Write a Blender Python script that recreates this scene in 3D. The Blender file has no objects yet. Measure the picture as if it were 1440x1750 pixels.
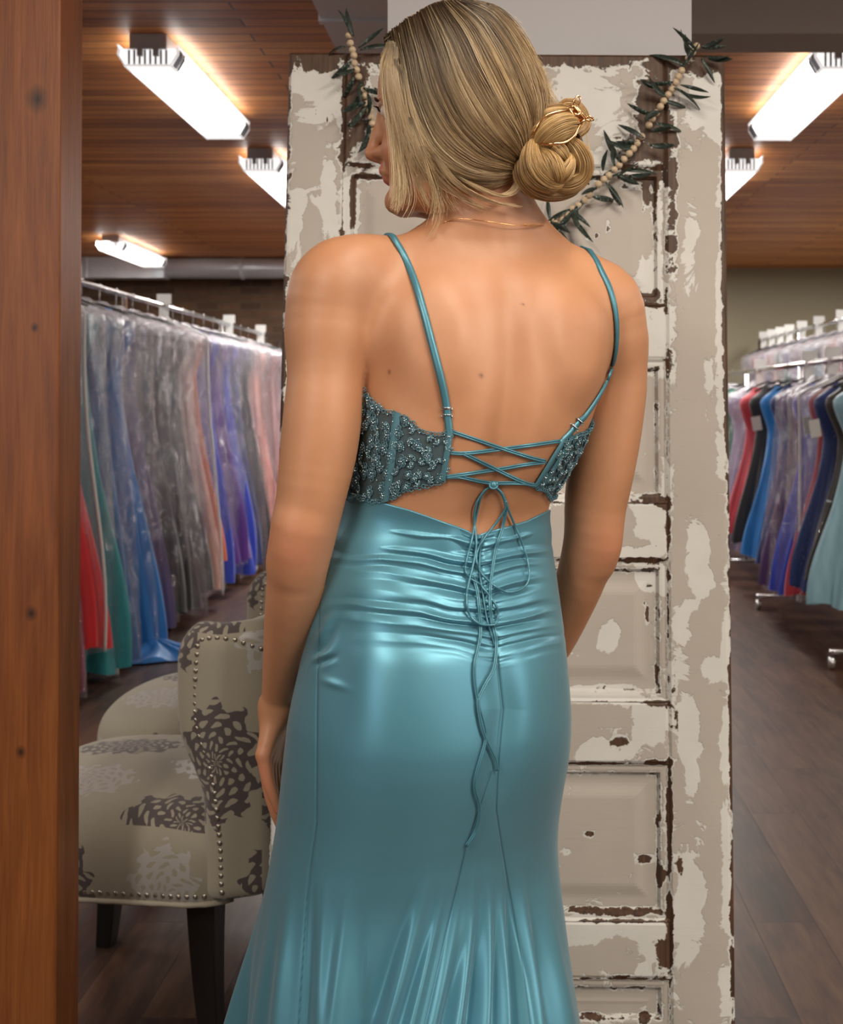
import bpy, bmesh, math, random
import numpy as np
from mathutils import Vector, Matrix
random.seed(7); rng = np.random.default_rng(7)
SC = bpy.context.scene
COL = SC.collection

# ---------------------------------------------------------------- camera, world, exposure, big lights
EYE = 1.26
cam_d = bpy.data.cameras.new('camera'); cam = bpy.data.objects.new('camera', cam_d); COL.objects.link(cam)
cam.location = (0, 0, EYE); cam.rotation_euler = (math.pi/2, 0, 0)
cam_d.sensor_fit = 'HORIZONTAL'; cam_d.sensor_width = 36; cam_d.lens = 50
cam_d.shift_x = -145/1440; cam_d.shift_y = -185/1440
cam_d.clip_start = .05
cam_d.dof.use_dof = True; cam_d.dof.focus_distance = 1.36; cam_d.dof.aperture_fstop = 12.0
SC.camera = cam
SC.view_settings.view_transform = 'Standard'; SC.view_settings.look = 'None'
SC.view_settings.gamma = 1; SC.view_settings.exposure = 0.0; SC.view_settings.use_curve_mapping = False
SC.cycles.use_denoising = True
SC.cycles.max_bounces = 8; SC.cycles.transparent_max_bounces = 24
SC.cycles.sample_clamp_indirect = 4
w = bpy.data.worlds.new('world'); SC.world = w; w.use_nodes = True
w.node_tree.nodes['Background'].inputs[0].default_value = (.75, .85, 1, 1)
w.node_tree.nodes['Background'].inputs[1].default_value = .25

def area(name, loc, target, sx, sy, power, col):
    d = bpy.data.lights.new(name, 'AREA'); d.shape = 'RECTANGLE'; d.size = sx; d.size_y = sy
    d.energy = power; d.color = col
    o = bpy.data.objects.new(name, d); COL.objects.link(o); o.location = loc
    o.rotation_euler = (Vector(target) - Vector(loc)).to_track_quat('-Z', 'Y').to_euler()
    return o
# unseen soft lights added right and rear left; ceiling lights assumed above the front
area('added_side_light', (3.1, -.9, 1.75), (0, 1.4, 1.2), 1.5, 1.7, 26, (1, .96, .92))
area('added_side_light', (-2.4, -2.2, 1.75), (-.1, 1.4, 1.1), 1.2, 1.5, 18, (.97, .97, 1))
area('front_ceiling_light', (-1.0, -.7, 2.6), (-1.0, -.7, 0), .25, 1.25, 50, (1, .90, .76))
area('front_ceiling_light', (1.5, -.5, 2.6), (1.5, -.5, 0), .25, 1.25, 78, (1, .90, .76))
area('front_ceiling_light', (.3, .55, 2.6), (.3, .55, 0), .25, 1.25, 20, (1, .90, .76))
for x_, ys_ in ((-3.4, (1.6, 4.2, 6.8, 9.2)), (-1.34, (8.5, 10.2)), (1.28, (8.5, 10.4)), (3.3, (1.6, 4.6, 7.4, 10))):
    for y_ in ys_: area('added_ceiling_fill', (x_, y_, 2.6), (x_, y_, 0), .25, 1.25, 40, (1, .95, .88))  # unseen overhead lights added to brighten the racks and far room
LAMP_POWER = 4.5      # emission of the fluorescent diffusers

# ---------------------------------------------------------------- helpers
def W(u, v, Y):
    return Vector(((u-865)/2000*Y, Y, EYE+(690-v)/2000*Y))

class NT:
    "tiny node-material builder"
    def __init__(s, name):
        s.m = bpy.data.materials.new(name); s.m.use_nodes = True; s.t = s.m.node_tree
        s.b = s.t.nodes['Principled BSDF']; s.out = s.t.nodes['Material Output']; s.tc = None
    def n(s, typ, ins=None, **kw):
        x = s.t.nodes.new(typ)
        for k, v in kw.items(): setattr(x, k, v)
        if ins:
            for k, v in ins.items(): s.set(x.inputs[k], v)
        return x
    def set(s, sock, v):
        if isinstance(v, bpy.types.NodeSocket): s.t.links.new(v, sock)
        elif isinstance(v, bpy.types.Node): s.t.links.new(v.outputs[0], sock)
        else:
            if sock.type == 'RGBA' and len(v) == 3: v = (*v, 1)
            sock.default_value = v
    def P(s, **kw):
        for k, v in kw.items(): s.set(s.b.inputs[k.replace('_', ' ')], v)
        return s
    def obj(s):
        if not s.tc: s.tc = s.t.nodes.new('ShaderNodeTexCoord')
        return s.tc.outputs['Object']
    def map(s, scale=(1,1,1), rot=(0,0,0), loc=(0,0,0), vec=None):
        return s.n('ShaderNodeMapping', {'Vector': vec or s.obj(), 'Scale': scale, 'Rotation': rot, 'Location': loc}).outputs[0]
    def noise(s, vec, scale, detail=3, rough=.55, dist=0, out=0):
        return s.n('ShaderNodeTexNoise', {'Vector': vec, 'Scale': scale, 'Detail': detail, 'Roughness': rough, 'Distortion': dist}).outputs[out]
    def math(s, op, a, b=0.0, c=None, clamp=False):
        x = s.n('ShaderNodeMath', operation=op, use_clamp=clamp); s.set(x.inputs[0], a); s.set(x.inputs[1], b)
        if c is not None: s.set(x.inputs[2], c)
        return x.outputs[0]
    def ramp(s, fac, stops, interp='LINEAR'):
        r = s.n('ShaderNodeValToRGB', {'Fac': fac}); cr = r.color_ramp; cr.interpolation = interp
        while len(cr.elements) < len(stops): cr.elements.new(.5)
        for e, (p, c) in zip(cr.elements, stops):
            e.position = p; e.color = (*c, 1) if hasattr(c, '__len__') else (c, c, c, 1)
        return r.outputs[0]
    def mix(s, fac, a, b, typ='MIX'):
        x = s.n('ShaderNodeMix', data_type='RGBA', blend_type=typ)
        s.set(x.inputs[0], fac); s.set(x.inputs[6], a); s.set(x.inputs[7], b); return x.outputs[2]
    def bump(s, h, strength=.5, dist=.01, normal=None):
        i = {'Height': h, 'Strength': strength, 'Distance': dist}
        if normal is not None: i['Normal'] = normal
        return s.n('ShaderNodeBump', i).outputs[0]
    def attr(s, name, out=2):
        return s.n('ShaderNodeAttribute', attribute_name=name).outputs[out]
    def sep(s, vec):
        return s.n('ShaderNodeSeparateXYZ', {0: vec}).outputs

def simple(name, col, rough=.5, metal=0, **kw):
    t = NT(name); t.P(Base_Color=col, Roughness=rough, Metallic=metal, **kw); return t.m

def mesh_obj(name, V, F, mat=None, parent=None, smooth=True, auto=None):
    me = bpy.data.meshes.new(name)
    V = np.asarray(V, dtype=np.float32)
    if isinstance(F, np.ndarray):
        n, k = F.shape
        me.vertices.add(len(V)); me.vertices.foreach_set('co', V.ravel())
        me.loops.add(n*k); me.loops.foreach_set('vertex_index', F.ravel().astype(np.int32))
        me.polygons.add(n); me.polygons.foreach_set('loop_start', np.arange(0, n*k, k, dtype=np.int32))
        me.update(calc_edges=True)
    else:
        me.from_pydata([tuple(map(float, v)) for v in V], [], [tuple(map(int, f)) for f in F]); me.update()
    me.polygons.foreach_set('use_smooth', np.full(len(me.polygons), bool(smooth)))
    o = bpy.data.objects.new(name, me); COL.objects.link(o)
    if mat: me.materials.append(mat)
    if parent: o.parent = parent
    return o

def fattr(o, name, vals):
    a = o.data.attributes.new(name, 'FLOAT', 'POINT'); a.data.foreach_set('value', np.asarray(vals, dtype=np.float32))

def thing(name, label, cat, loc=(0,0,0), rz=0, group=None, o=None):
    if o is None:
        o = bpy.data.objects.new(name, None); COL.objects.link(o); o.location = loc; o.rotation_euler = (0, 0, rz)
        o.empty_display_size = .1
    o['label'] = label; o['category'] = cat
    if group: o['group'] = group
    return o
def structure(o): o['kind'] = 'structure'; return o

class MB:
    "collects simple shapes into one mesh"
    def __init__(s): s.V = []; s.F = []
    def add(s, V, F):
        b = len(s.V); s.V += [tuple(v) for v in V]; s.F += [tuple(i+b for i in f) for f in F]; return s
    def box(s, x0, x1, y0, y1, z0, z1, M=None):
        V = [Vector(p) for p in [(x0,y0,z0),(x1,y0,z0),(x1,y1,z0),(x0,y1,z0),(x0,y0,z1),(x1,y0,z1),(x1,y1,z1),(x0,y1,z1)]]
        if M: V = [M @ p for p in V]
        return s.add(V, [(0,3,2,1),(4,5,6,7),(0,1,5,4),(1,2,6,5),(2,3,7,6),(3,0,4,7)])
    def tube(s, pts, r, n=8, cap=True, flat=None):
        "flat=(ax, ay) squashes the section; r may be a list"
        pts = [Vector(p) for p in pts]; m = len(pts)
        rs = r if hasattr(r, '__len__') else [r]*m
        T = [(pts[min(i+1, m-1)]-pts[max(i-1, 0)]).normalized() for i in range(m)]
        up = Vector((0,0,1)) if abs(T[0].z) < .9 else Vector((0,1,0))
        N = (up - T[0]*up.dot(T[0])).normalized(); V = []
        for i in range(m):
            N = (N - T[i]*N.dot(T[i])).normalized(); B = T[i].cross(N)
            for k in range(n):
                a = 2*math.pi*k/n; V.append(pts[i]+(N*math.cos(a)+B*math.sin(a))*rs[i])
        F = [(i*n+k, i*n+(k+1)%n, (i+1)*n+(k+1)%n, (i+1)*n+k) for i in range(m-1) for k in range(n)]
        if cap: F += [tuple(range(n-1, -1, -1)), tuple((m-1)*n+k for k in range(n))]
        return s.add(V, F)
    def sphere(s, c, r, nu=10, nv=7, sc=(1,1,1), M=None):
        V = []; F = []
        for j in range(nv+1):
            p = math.pi*j/nv
            for i in range(nu):
                a = 2*math.pi*i/nu
                q = Vector((math.sin(p)*math.cos(a)*sc[0]*r, math.sin(p)*math.sin(a)*sc[1]*r, math.cos(p)*sc[2]*r))
                if M: q = M @ q
                V.append(q+Vector(c))
        for j in range(nv):
            for i in range(nu): F.append((j*nu+i, (j+1)*nu+i, (j+1)*nu+(i+1)%nu, j*nu+(i+1)%nu))
        return s.add(V, F)
    def build(s, name, mat=None, parent=None, smooth=False, bevel=0, loc=None):
        o = mesh_obj(name, s.V, s.F, mat, parent, smooth)
        if bevel:
            b = o.modifiers.new('bevel', 'BEVEL'); b.width = bevel; b.segments = 2; b.limit_method = 'ANGLE'
        if loc: o.location = loc
        return o

def catmull(P, n=8):
    P = [np.array(p, float) for p in P]; Q = [2*P[0]-P[1]]+P+[2*P[-1]-P[-2]]; out = []
    for i in range(1, len(Q)-2):
        for k in range(n):
            t = k/n; a, b, c, d = Q[i-1:i+3]
            out.append(.5*((2*b)+(c-a)*t+(2*a-5*b+4*c-d)*t*t+(3*b-a-3*c+d)*t**3))
    out.append(P[-1]); return out

def smoothstep(a, b, x):
    t = np.clip((x-a)/(b-a), 0, 1); return t*t*(3-2*t)

def vnoise(seed=0, n=64):
    "1-D smooth noise function"
    r = np.random.default_rng(seed).uniform(-1, 1, n)
    def f(x):
        x = np.asarray(x, float); i = np.floor(x).astype(int); t = x-i; t = t*t*(3-2*t)
        return r[i % n]*(1-t)+r[(i+1) % n]*t
    return f
def noise2(seed=0, n=64):
    r = np.random.default_rng(seed).uniform(-1, 1, (n, n))
    def f(x, y):
        x = np.asarray(x, float); y = np.asarray(y, float); i = np.floor(x).astype(int); j = np.floor(y).astype(int)
        s = x-i; t = y-j; s = s*s*(3-2*s); t = t*t*(3-2*t)
        a = r[i % n, j % n]*(1-s)+r[(i+1) % n, j % n]*s; b = r[i % n, (j+1) % n]*(1-s)+r[(i+1) % n, (j+1) % n]*s
        return a*(1-t)+b*t
    return f

# --- implicit surfaces
def smin(a, b, k):
    if k <= 0: return np.minimum(a, b)
    h = np.maximum(k-np.abs(a-b), 0)/k; return np.minimum(a, b)-h*h*k*.25
def smax(a, b, k): return -smin(-a, -b, k)
def sd_cone(a, b, ra, rb, sc=None):
    a = np.array(a, float); b = np.array(b, float)
    def f(p):
        ba = b-a; pa = p-a
        t = np.clip((pa@ba)/max(ba@ba, 1e-12), 0, 1)[..., None]
        return np.linalg.norm(pa-ba*t, axis=-1)-(ra+(rb-ra)*t[..., 0])
    r = max(ra, rb); f.lo = np.minimum(a, b)-r; f.hi = np.maximum(a, b)+r; return f
def sd_ell(c, R, M=None):
    "ellipsoid, R radii, M 3x3 rows = local axes"
    c = np.array(c, float); R = np.array(R, float); M = np.eye(3) if M is None else np.array(M, float)
    def f(p):
        q = (p-c)@M.T; k0 = np.linalg.norm(q/R, axis=-1); k1 = np.linalg.norm(q/R**2, axis=-1)
        return k0*(k0-1)/np.maximum(k1, 1e-9)
    f.lo = c-R.max(); f.hi = c+R.max(); return f
def surface_nets(D, lo, h):
    "D: grid of signed distances -> verts, quads"
    nx, ny, nz = D.shape; S = D < 0
    m = np.zeros((nx-1, ny-1, nz-1), np.int8)
    for i in (0,1):
        for j in (0,1):
            for k in (0,1): m += S[i:nx-1+i, j:ny-1+j, k:nz-1+k]
    cells = np.argwhere((m > 0) & (m < 8)); ids = np.full(m.shape, -1, np.int32); ids[tuple(cells.T)] = np.arange(len(cells))
    acc = np.zeros((len(cells), 3)); cnt = np.zeros(len(cells))
    C = [(0,0,0),(1,0,0),(0,1,0),(1,1,0),(0,0,1),(1,0,1),(0,1,1),(1,1,1)]
    for a in range(8):
        for b in range(a+1, 8):
            d = np.array(C[b])-np.array(C[a])
            if np.abs(d).sum() != 1 or d.min() < 0: continue
            va = D[tuple((cells+C[a]).T)]; vb = D[tuple((cells+C[b]).T)]
            x = (va < 0) != (vb < 0); t = np.where(x, va/np.where(x, va-vb, 1), 0)
            acc += np.where(x[:, None], np.array(C[a])+t[:, None]*d, 0); cnt += x
    V = (cells+acc/cnt[:, None])*h+np.array(lo)
    F = []
    for ax in range(3):
        o1 = [1, 1, 1]; o1[ax] = 0
        sl0 = [slice(None)]*3; sl1 = [slice(None)]*3; sl0[ax] = slice(0, -1); sl1[ax] = slice(1, None)
        X = S[tuple(sl0)] != S[tuple(sl1)]; E = np.argwhere(X)
        b, c = [(1,2),(2,0),(0,1)][ax]
        ok = (E[:, b] > 0) & (E[:, c] > 0) & (E[:, b] < m.shape[b]) & (E[:, c] < m.shape[c]); E = E[ok]
        eb = np.zeros(3, int); eb[b] = 1; ec = np.zeros(3, int); ec[c] = 1
        q = np.stack([ids[tuple((E-eb-ec).T)], ids[tuple((E-ec).T)], ids[tuple(E.T)], ids[tuple((E-eb).T)]], 1)
        ins = S[tuple(E.T)]; q[~ins] = q[~ins][:, ::-1]; F.append(q)
    return V, np.concatenate(F)
def laplace(V, F, it=2, lam=.5):
    n = len(V); E = np.concatenate([F[:, [0,1]], F[:, [1,2]], F[:, [2,3]], F[:, [3,0]]])
    for _ in range(it):
        s = np.zeros_like(V); c = np.zeros(n)
        for a, b in ((0,1),(1,0)):
            for d in range(3): s[:, d] += np.bincount(E[:, a], V[E[:, b], d], n)
            c += np.bincount(E[:, a], minlength=n)
        V = V+lam*(s/c[:, None]-V)
    return V
def grid_eval(prims, lo, hi, h, margin=.02):
    lo = np.array(lo, float); n = np.ceil((np.array(hi)-lo)/h).astype(int)+1
    D = np.full(n, .05, np.float32); ax = [lo[i]+h*np.arange(n[i]) for i in range(3)]
    for f, k in prims:
        a = np.clip(np.floor((f.lo-margin-lo)/h).astype(int), 0, n); b = np.clip(np.ceil((f.hi+margin-lo)/h).astype(int)+1, 0, n)
        if (b <= a).any(): continue
        for z0 in range(a[2], b[2], 60):
            z1 = min(z0+60, b[2])
            P = np.stack(np.meshgrid(ax[0][a[0]:b[0]], ax[1][a[1]:b[1]], ax[2][z0:z1], indexing='ij'), -1)
            s = (slice(a[0], b[0]), slice(a[1], b[1]), slice(z0, z1))
            if k == 'sub': D[s] = smax(D[s], -f(P), .01)
            elif k == 'mod': D[s] = f(P, D[s])
            else: D[s] = smin(D[s], f(P).astype(np.float32), k)
    return D, lo
# ---------------------------------------------------------------- setting materials
def plank_mat(name, stops, row, length, rot, groove, rough, grain=(2, 40, 40), spec=.5, mortar_w=.004, tone=.5):
    t = NT(name); v = t.map(rot=(0,0,rot))
    br = t.n('ShaderNodeTexBrick', {'Vector': v, 'Color1': (0,0,0), 'Color2': (1,1,1), 'Mortar': (.5,.5,.5), 'Scale': 1.0,
             'Mortar Size': mortar_w, 'Mortar Smooth': .3, 'Bias': 0.0, 'Brick Width': length, 'Row Height': row}, offset=.37, squash=1)
    cell = t.sep(br.outputs['Color'])[0]
    off = t.n('ShaderNodeVectorMath', {0: v, 1: t.n('ShaderNodeCombineXYZ', {0: t.math('MULTIPLY', cell, 7), 1: t.math('MULTIPLY', cell, 3)}).outputs[0]}, operation='ADD').outputs[0]
    g = t.noise(t.map(scale=grain, vec=off), 1.6, 6, .62, .6)
    g2 = t.noise(t.map(scale=(1.2, 5, 5), vec=off), 1.3, 4, .6, 1.5)
    f = t.math('ADD', t.math('MULTIPLY', g, .55), t.math('ADD', t.math('MULTIPLY', g2, .45), t.math('MULTIPLY', t.math('SUBTRACT', cell, .5), tone)))
    c = t.ramp(f, stops)
    c = t.mix(br.outputs['Fac'], c, groove)
    h = t.math('SUBTRACT', t.math('MULTIPLY', g, .12), br.outputs['Fac'])
    t.P(Base_Color=c, Roughness=rough, Normal=t.bump(h, .6, .006)); t.b.inputs['Specular IOR Level'].default_value = spec
    return t.m
M_ceil = plank_mat('ceiling_planks', [(.25, (.30,.09,.02)), (.48, (.58,.21,.055)), (.75, (.80,.36,.11))], .088, 2.6, 0, (.03,.012,.006), .5, tone=.3)
M_floor = plank_mat('floor_planks', [(.28, (.015,.006,.003)), (.45, (.052,.022,.011)), (.6, (.10,.048,.024)), (.8, (.145,.082,.048))], .15, 1.2, math.pi/2, (.03,.017,.012), .42, grain=(3, 22, 22), mortar_w=.0015, tone=.2)
t = NT('old_brick'); s_ = t.sep(t.obj()); v = t.n('ShaderNodeCombineXYZ', {0: t.math('ADD', s_[0], s_[1]), 1: s_[2]}).outputs[0]
br = t.n('ShaderNodeTexBrick', {'Vector': v, 'Color1': (.075,.038,.02), 'Color2': (.20,.10,.05), 'Mortar': (.12,.09,.06), 'Scale': 1.0, 'Mortar Size': .008, 'Brick Width': .21, 'Row Height': .075, 'Bias': -.1})
t.P(Base_Color=t.mix(t.noise(v, 9, 4), br.outputs['Color'], (.07,.04,.025), 'MIX'), Roughness=.9, Normal=t.bump(br.outputs['Fac'], -.6, .02)); M_brick = t.m
def wall_mat(name, c, r=.8):
    t = NT(name); n = t.noise(t.obj(), 60, 4); t.P(Base_Color=c, Roughness=r, Normal=t.bump(n, .15, .003)); return t.m
M_olive = wall_mat('olive_beige_paint', (.30,.27,.19)); M_white = wall_mat('white_wall_paint', (.55,.54,.55))
M_soffit = wall_mat('grey_beige_paint', (.42,.385,.355)); M_cream = wall_mat('cream_paint', (.5,.47,.41))

# ---------------------------------------------------------------- room shell
CEIL = 2.65; XL, XR, YB, YF = -5.2, 4.4, 12.0, -4.6
structure(MB().box(XL, XR, YF, YB, -.1, 0).build('floor', M_floor))
structure(MB().box(XL, XR, YF, YB, CEIL, CEIL+.1).build('ceiling', M_ceil))
structure(MB().box(XL, .3, 11.42, 11.6, 0, CEIL).build('wall_back', M_brick))
structure(MB().box(.3, XR, YB, YB+.1, 0, CEIL).build('wall_back', M_olive))
structure(MB().box(XL-.1, XL, YF, YB, 0, CEIL).build('wall_left', M_brick))
structure(MB().box(XR, XR+.1, YF, YB, 0, CEIL).build('wall_right', M_olive))
structure(MB().box(XL, -1.0, YF-.1, YF, 0, CEIL).box(2.4, XR, YF-.1, YF, 0, CEIL).box(-1.0, 2.4, YF-.1, YF, 0, .8).box(-1.0, 2.4, YF-.1, YF, 2.45, CEIL).build('wall_front', M_cream))
# partition stub the old door leans on, and the soffit to its right
structure(MB().box(-.2276, .355, 2.245, 2.75, 0, CEIL).build('wall_partition', M_white))
structure(MB().box(.355, XR, 3.98, 4.2, EYE+633/2000*3.98, CEIL).build('trim_1', M_soffit))

# sheet metal ducts
t = NT('galvanised_sheet'); n = t.noise(t.map(scale=(3,1.5,3)), 3, 3)
t.P(Base_Color=(.70,.73,.78), Metallic=.35, Roughness=t.math('ADD', t.math('MULTIPLY', n, .3), .2), Normal=t.bump(n, .25, .03)); M_sheet = t.m
d = thing('air_duct', 'rectangular grey sheet-metal duct overhead beside the white partition', 'duct', (-.39, 4.3, 2.33))
MB().box(-.125, .12, -1.95, 2.4, 0, .3).build('duct_body', M_sheet, d)
for k, yy in enumerate((-1.05, -.62, .4, 1.4)):
    MB().box(-.132, .127, yy, yy+.028, -.008, .3).build('seam_flange', M_sheet, d)
d = thing('ventilation_duct', 'long silver ventilation duct along the top of the brick wall', 'duct', (-2.6, 11.1, 2.545))
MB().box(-2.5, -.62, -.1, .1, -.1, .095).build('duct_box', M_sheet, d)
b = MB(); b.tube([(-.62,0,0), (2.6,0,0)], .098, 20); b.build('duct_pipe', M_sheet, d, smooth=True)
for xx in (-2.0, -1.35, -.62, .1, .75, 1.4, 2.0):
    b = MB(); b.tube([(xx-.012,0,0), (xx+.012,0,0)], .108, 20) if xx > -.7 else b.box(xx-.01, xx+.01, -.108, .1, -.106, .095)
    b.build('duct_joint', M_sheet, d)

# wooden post, front left
t = NT('red_brown_timber'); v = t.map(scale=(9, 9, .8)); n1 = t.noise(v, 3.0, 6, .6, 1.2); n2 = t.noise(t.map(scale=(60, 60, 2.5)), 3, 3)
c = t.ramp(t.math('ADD', t.math('MULTIPLY', n1, .7), t.math('MULTIPLY', n2, .3)), [(.25, (.11,.030,.006)), (.5, (.23,.068,.014)), (.75, (.35,.115,.028))])
kn = None
for (x, z, r) in ((-.865, 1.82, .022), (-.872, .875, .012), (-.868, 1.4, .008), (-.89, .62, .01), (-.845, 1.78, .0), (-.84, .88, .0)):
    if r == 0: continue
    q = t.n('ShaderNodeVectorMath', {0: t.obj(), 1: ((x+.9)*.884, 0, EYE+(z-EYE)*.884)}, operation='SUBTRACT').outputs[0]
    q = t.n('ShaderNodeVectorMath', {0: q, 1: (1, 0, .8)}, operation='MULTIPLY').outputs[0]
    L = t.n('ShaderNodeVectorMath', {0: q}, operation='LENGTH').outputs['Value']
    g = t.math('SUBTRACT', 1, t.math('DIVIDE', L, r), clamp=True)
    kn = g if kn is None else t.math('MAXIMUM', kn, g)
c = t.mix(t.math('MULTIPLY', kn, 1.1, clamp=True), c, (.03,.010,.005))
t.P(Base_Color=c, Roughness=.42, Normal=t.bump(n2, .12, .003)); M_post = t.m
p = MB().box(-.085, .0685, -.0495, .0495, 0, CEIL).build('support_post', M_post, bevel=.003, loc=(-.8, 1.95, 0))
p.rotation_euler = (0, math.radians(.25), 0)
thing('support_post', 'square varnished red-brown timber post with knots, left foreground', 'post', o=p)

# fluorescent ceiling fixtures
t = NT('lit_diffuser'); t.P(Base_Color=(.9,.9,.9), Emission_Color=(1,.97,.93), Emission_Strength=LAMP_POWER); M_lit = t.m
M_rib = simple('diffuser_rib', (.85,.85,.87), .4); t_ = NT('diffuser_rib_lit'); t_.P(Base_Color=(.85,.85,.87), Emission_Color=(1,.97,.95), Emission_Strength=.55); M_rib = t_.m
t_ = NT('diffuser_end_glow'); t_.P(Base_Color=(.8,.8,.8), Emission_Color=(1,.97,.95), Emission_Strength=1.0); M_end = t_.m
M_slot = simple('slot_grey', (.22,.22,.24), .5)
M_house = simple('grey_enamel', (.45,.45,.47), .45)
def fixture(label, x, y, ribs=True):
    d = thing('fluorescent_light', label, 'ceiling light', (x, y, CEIL), 0, 'wraparound fluorescent lights on the plank ceiling')
    MB().box(-.07, .07, 0, 1.22, -.058, 0).build('housing', M_house, d, bevel=.004)
    for xx in (-.04, .02): MB().box(xx, xx+.02, -.004, .02, -.085, -.05).build('lamp_holder', M_house, d)
    for xx in (-.032, .032):
        b = MB(); b.tube([(xx, .03, -.075), (xx, 1.19, -.075)], .014, 10); b.build('lamp_tube', M_lit, d, smooth=True)
    # diffuser trough: trapezoid profile, open at the top
    pr = [(-.108, -.055), (-.112, -.078), (-.085, -.12), (.085, -.12), (.112, -.078), (.108, -.055)]
    V = []; F = []
    for yy in (.09, 1.12):
        for (a, z) in pr: V.append((a, yy, z))
    for i in range(5): F.append((i, i+1, i+7, i+6))
    mesh_obj('diffuser', V, F, M_lit, d, smooth=False)
    for y0_, y1_ in ((.012, .09), (1.12, 1.208)):
        V = [(a*(1 if y0_ > 1 or j else .98), yy, z) for j, yy in enumerate((y0_, y1_)) for a, z in pr]; F = [(i, i+1, i+7, i+6) for i in range(5)]
        F.append((0, 1, 2, 3, 4, 5) if y0_ < 1 else (6, 7, 8, 9, 10, 11)); mesh_obj('diffuser_end', V, F, M_end, d, smooth=False)
    b = MB()
    n = 44
    for k in range(n):
        yy = .01+1.2*k/(n-1)
        for s in (-1, 1):
            b.tube([(s*.113, yy, -.044), (s*.114, yy, -.076), (s*.088, yy, -.1215)], .0022, 4)
    for s in (-1, 1):
        b.tube([(s*.113, 0, -.044), (s*.113, 1.22, -.044)], .004, 6); b.tube([(s*.087, 0, -.122), (s*.087, 1.22, -.122)], .003, 6)
    for yy in (0, 1.214): b.tube([(a, yy, z) for a, z in pr], .004, 6)
    b.build('louvre', M_rib, d)
    for yb in (1.2105, .009):
        b = MB()
        for k in range(8): b.box(-.077+.02*k, -.069+.02*k, yb-.001, yb+.001, -.115, -.06)
        b.build('end_slots', M_slot, d)['kind'] = 'stuff'
    b = MB()
    for k in range(5):
        for s in (-1, 1): b.tube([(s*.1135, 1.13+.016*k, -.06), (s*.115, 1.13+.016*k, -.078), (s*.09, 1.13+.016*k, -.119)], .0032, 4); b.tube([(s*.1135, .02+.016*k, -.06), (s*.115, .02+.016*k, -.078), (s*.09, .02+.016*k, -.119)], .0032, 4)
    b.build('side_slots', M_slot, d)['kind'] = 'stuff'
    return d
fixture('fluorescent light nearest the timber post, above the left rack', -1.345, 4.39)
fixture('fluorescent light partly hidden by the left edge of the old door', -1.34, 6.36)
fixture('far small fluorescent light in front of the silver duct', -3.27, 9.66)
fixture('fluorescent light cut off by the right picture edge', 1.28, 4.42)
fixture('fluorescent light partly hidden by the right edge of the old door', 1.28, 6.36)
# ---------------------------------------------------------------- old panelled door leaning on the partition
LEAN = .096; DY0 = 1.966; DW = .80; DH = 1.912
def door_z(v):
    k = (690-v)/2000; z = (EYE+k*DY0)/(1-LEAN*k); return z*math.hypot(1, LEAN)
def door_uv(x, s):
    "local door point -> photograph position, used to copy where the paint has flaked"
    z = s/math.hypot(1, LEAN); Y = DY0+LEAN*z
    return 865+2000*(x-.015+.0085*(1-0)+(z-.95)*.008)/Y, 690-2000*(z-EYE)/Y
t = NT('flaked_door_paint')
wear = t.attr('wear'); wht = t.attr('white')
n1 = t.noise(t.obj(), 26, 8, .68, .4); n2 = t.noise(t.map(loc=(5,1,2)), 11, 7, .66, .8); n3 = t.noise(t.map(scale=(60, 60, 4)), 2.5, 5)
n4 = t.noise(t.map(loc=(3,3,9)), 75, 4, .6, .5)
wv = t.math('ADD', wear, t.math('MULTIPLY', t.math('SUBTRACT', n1, .5), 1.9))
chips = t.math('MULTIPLY', t.math('SUBTRACT', n4, .735), 6, clamp=True)
bm_ = t.math('MULTIPLY', t.math('SUBTRACT', t.math('ADD', wv, chips), .47), 26, clamp=True)
hv = t.math('ADD', wht, t.math('MULTIPLY', t.math('SUBTRACT', n2, .5), 2.6))
hm = t.math('MULTIPLY', t.math('SUBTRACT', hv, .27), 22, clamp=True)
hm = t.math('MAXIMUM', hm, t.math('MULTIPLY', t.math('SUBTRACT', wv, .27), 14, clamp=True))
wood = t.ramp(n3, [(.3, (.035,.018,.011)), (.55, (.085,.04,.02)), (.8, (.15,.075,.035))])
beige = t.mix(t.noise(t.obj(), 7, 5), (.42,.375,.33), (.52,.475,.42))
white = t.mix(t.noise(t.obj(), 14, 5), (.60,.595,.55), (.76,.75,.72))
c = t.mix(bm_, t.mix(hm, beige, white), wood)
h = t.math('ADD', t.math('MULTIPLY', bm_, -1), t.math('MULTIPLY', hm, -.35))
h = t.math('ADD', h, t.math('MULTIPLY', t.noise(t.map(scale=(8, 8, 90)), 2, 4), .12))
t.P(Base_Color=c, Roughness=.55, Normal=t.bump(h, .7, .003)); M_door = t.m
t = NT('bare_door_edge'); t.P(Base_Color=t.ramp(t.noise(t.map(scale=(30,30,3)), 3, 5), [(.3,(.05,.022,.012)), (.7,(.22,.10,.045))]), Roughness=.7); M_edge = t.m

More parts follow.
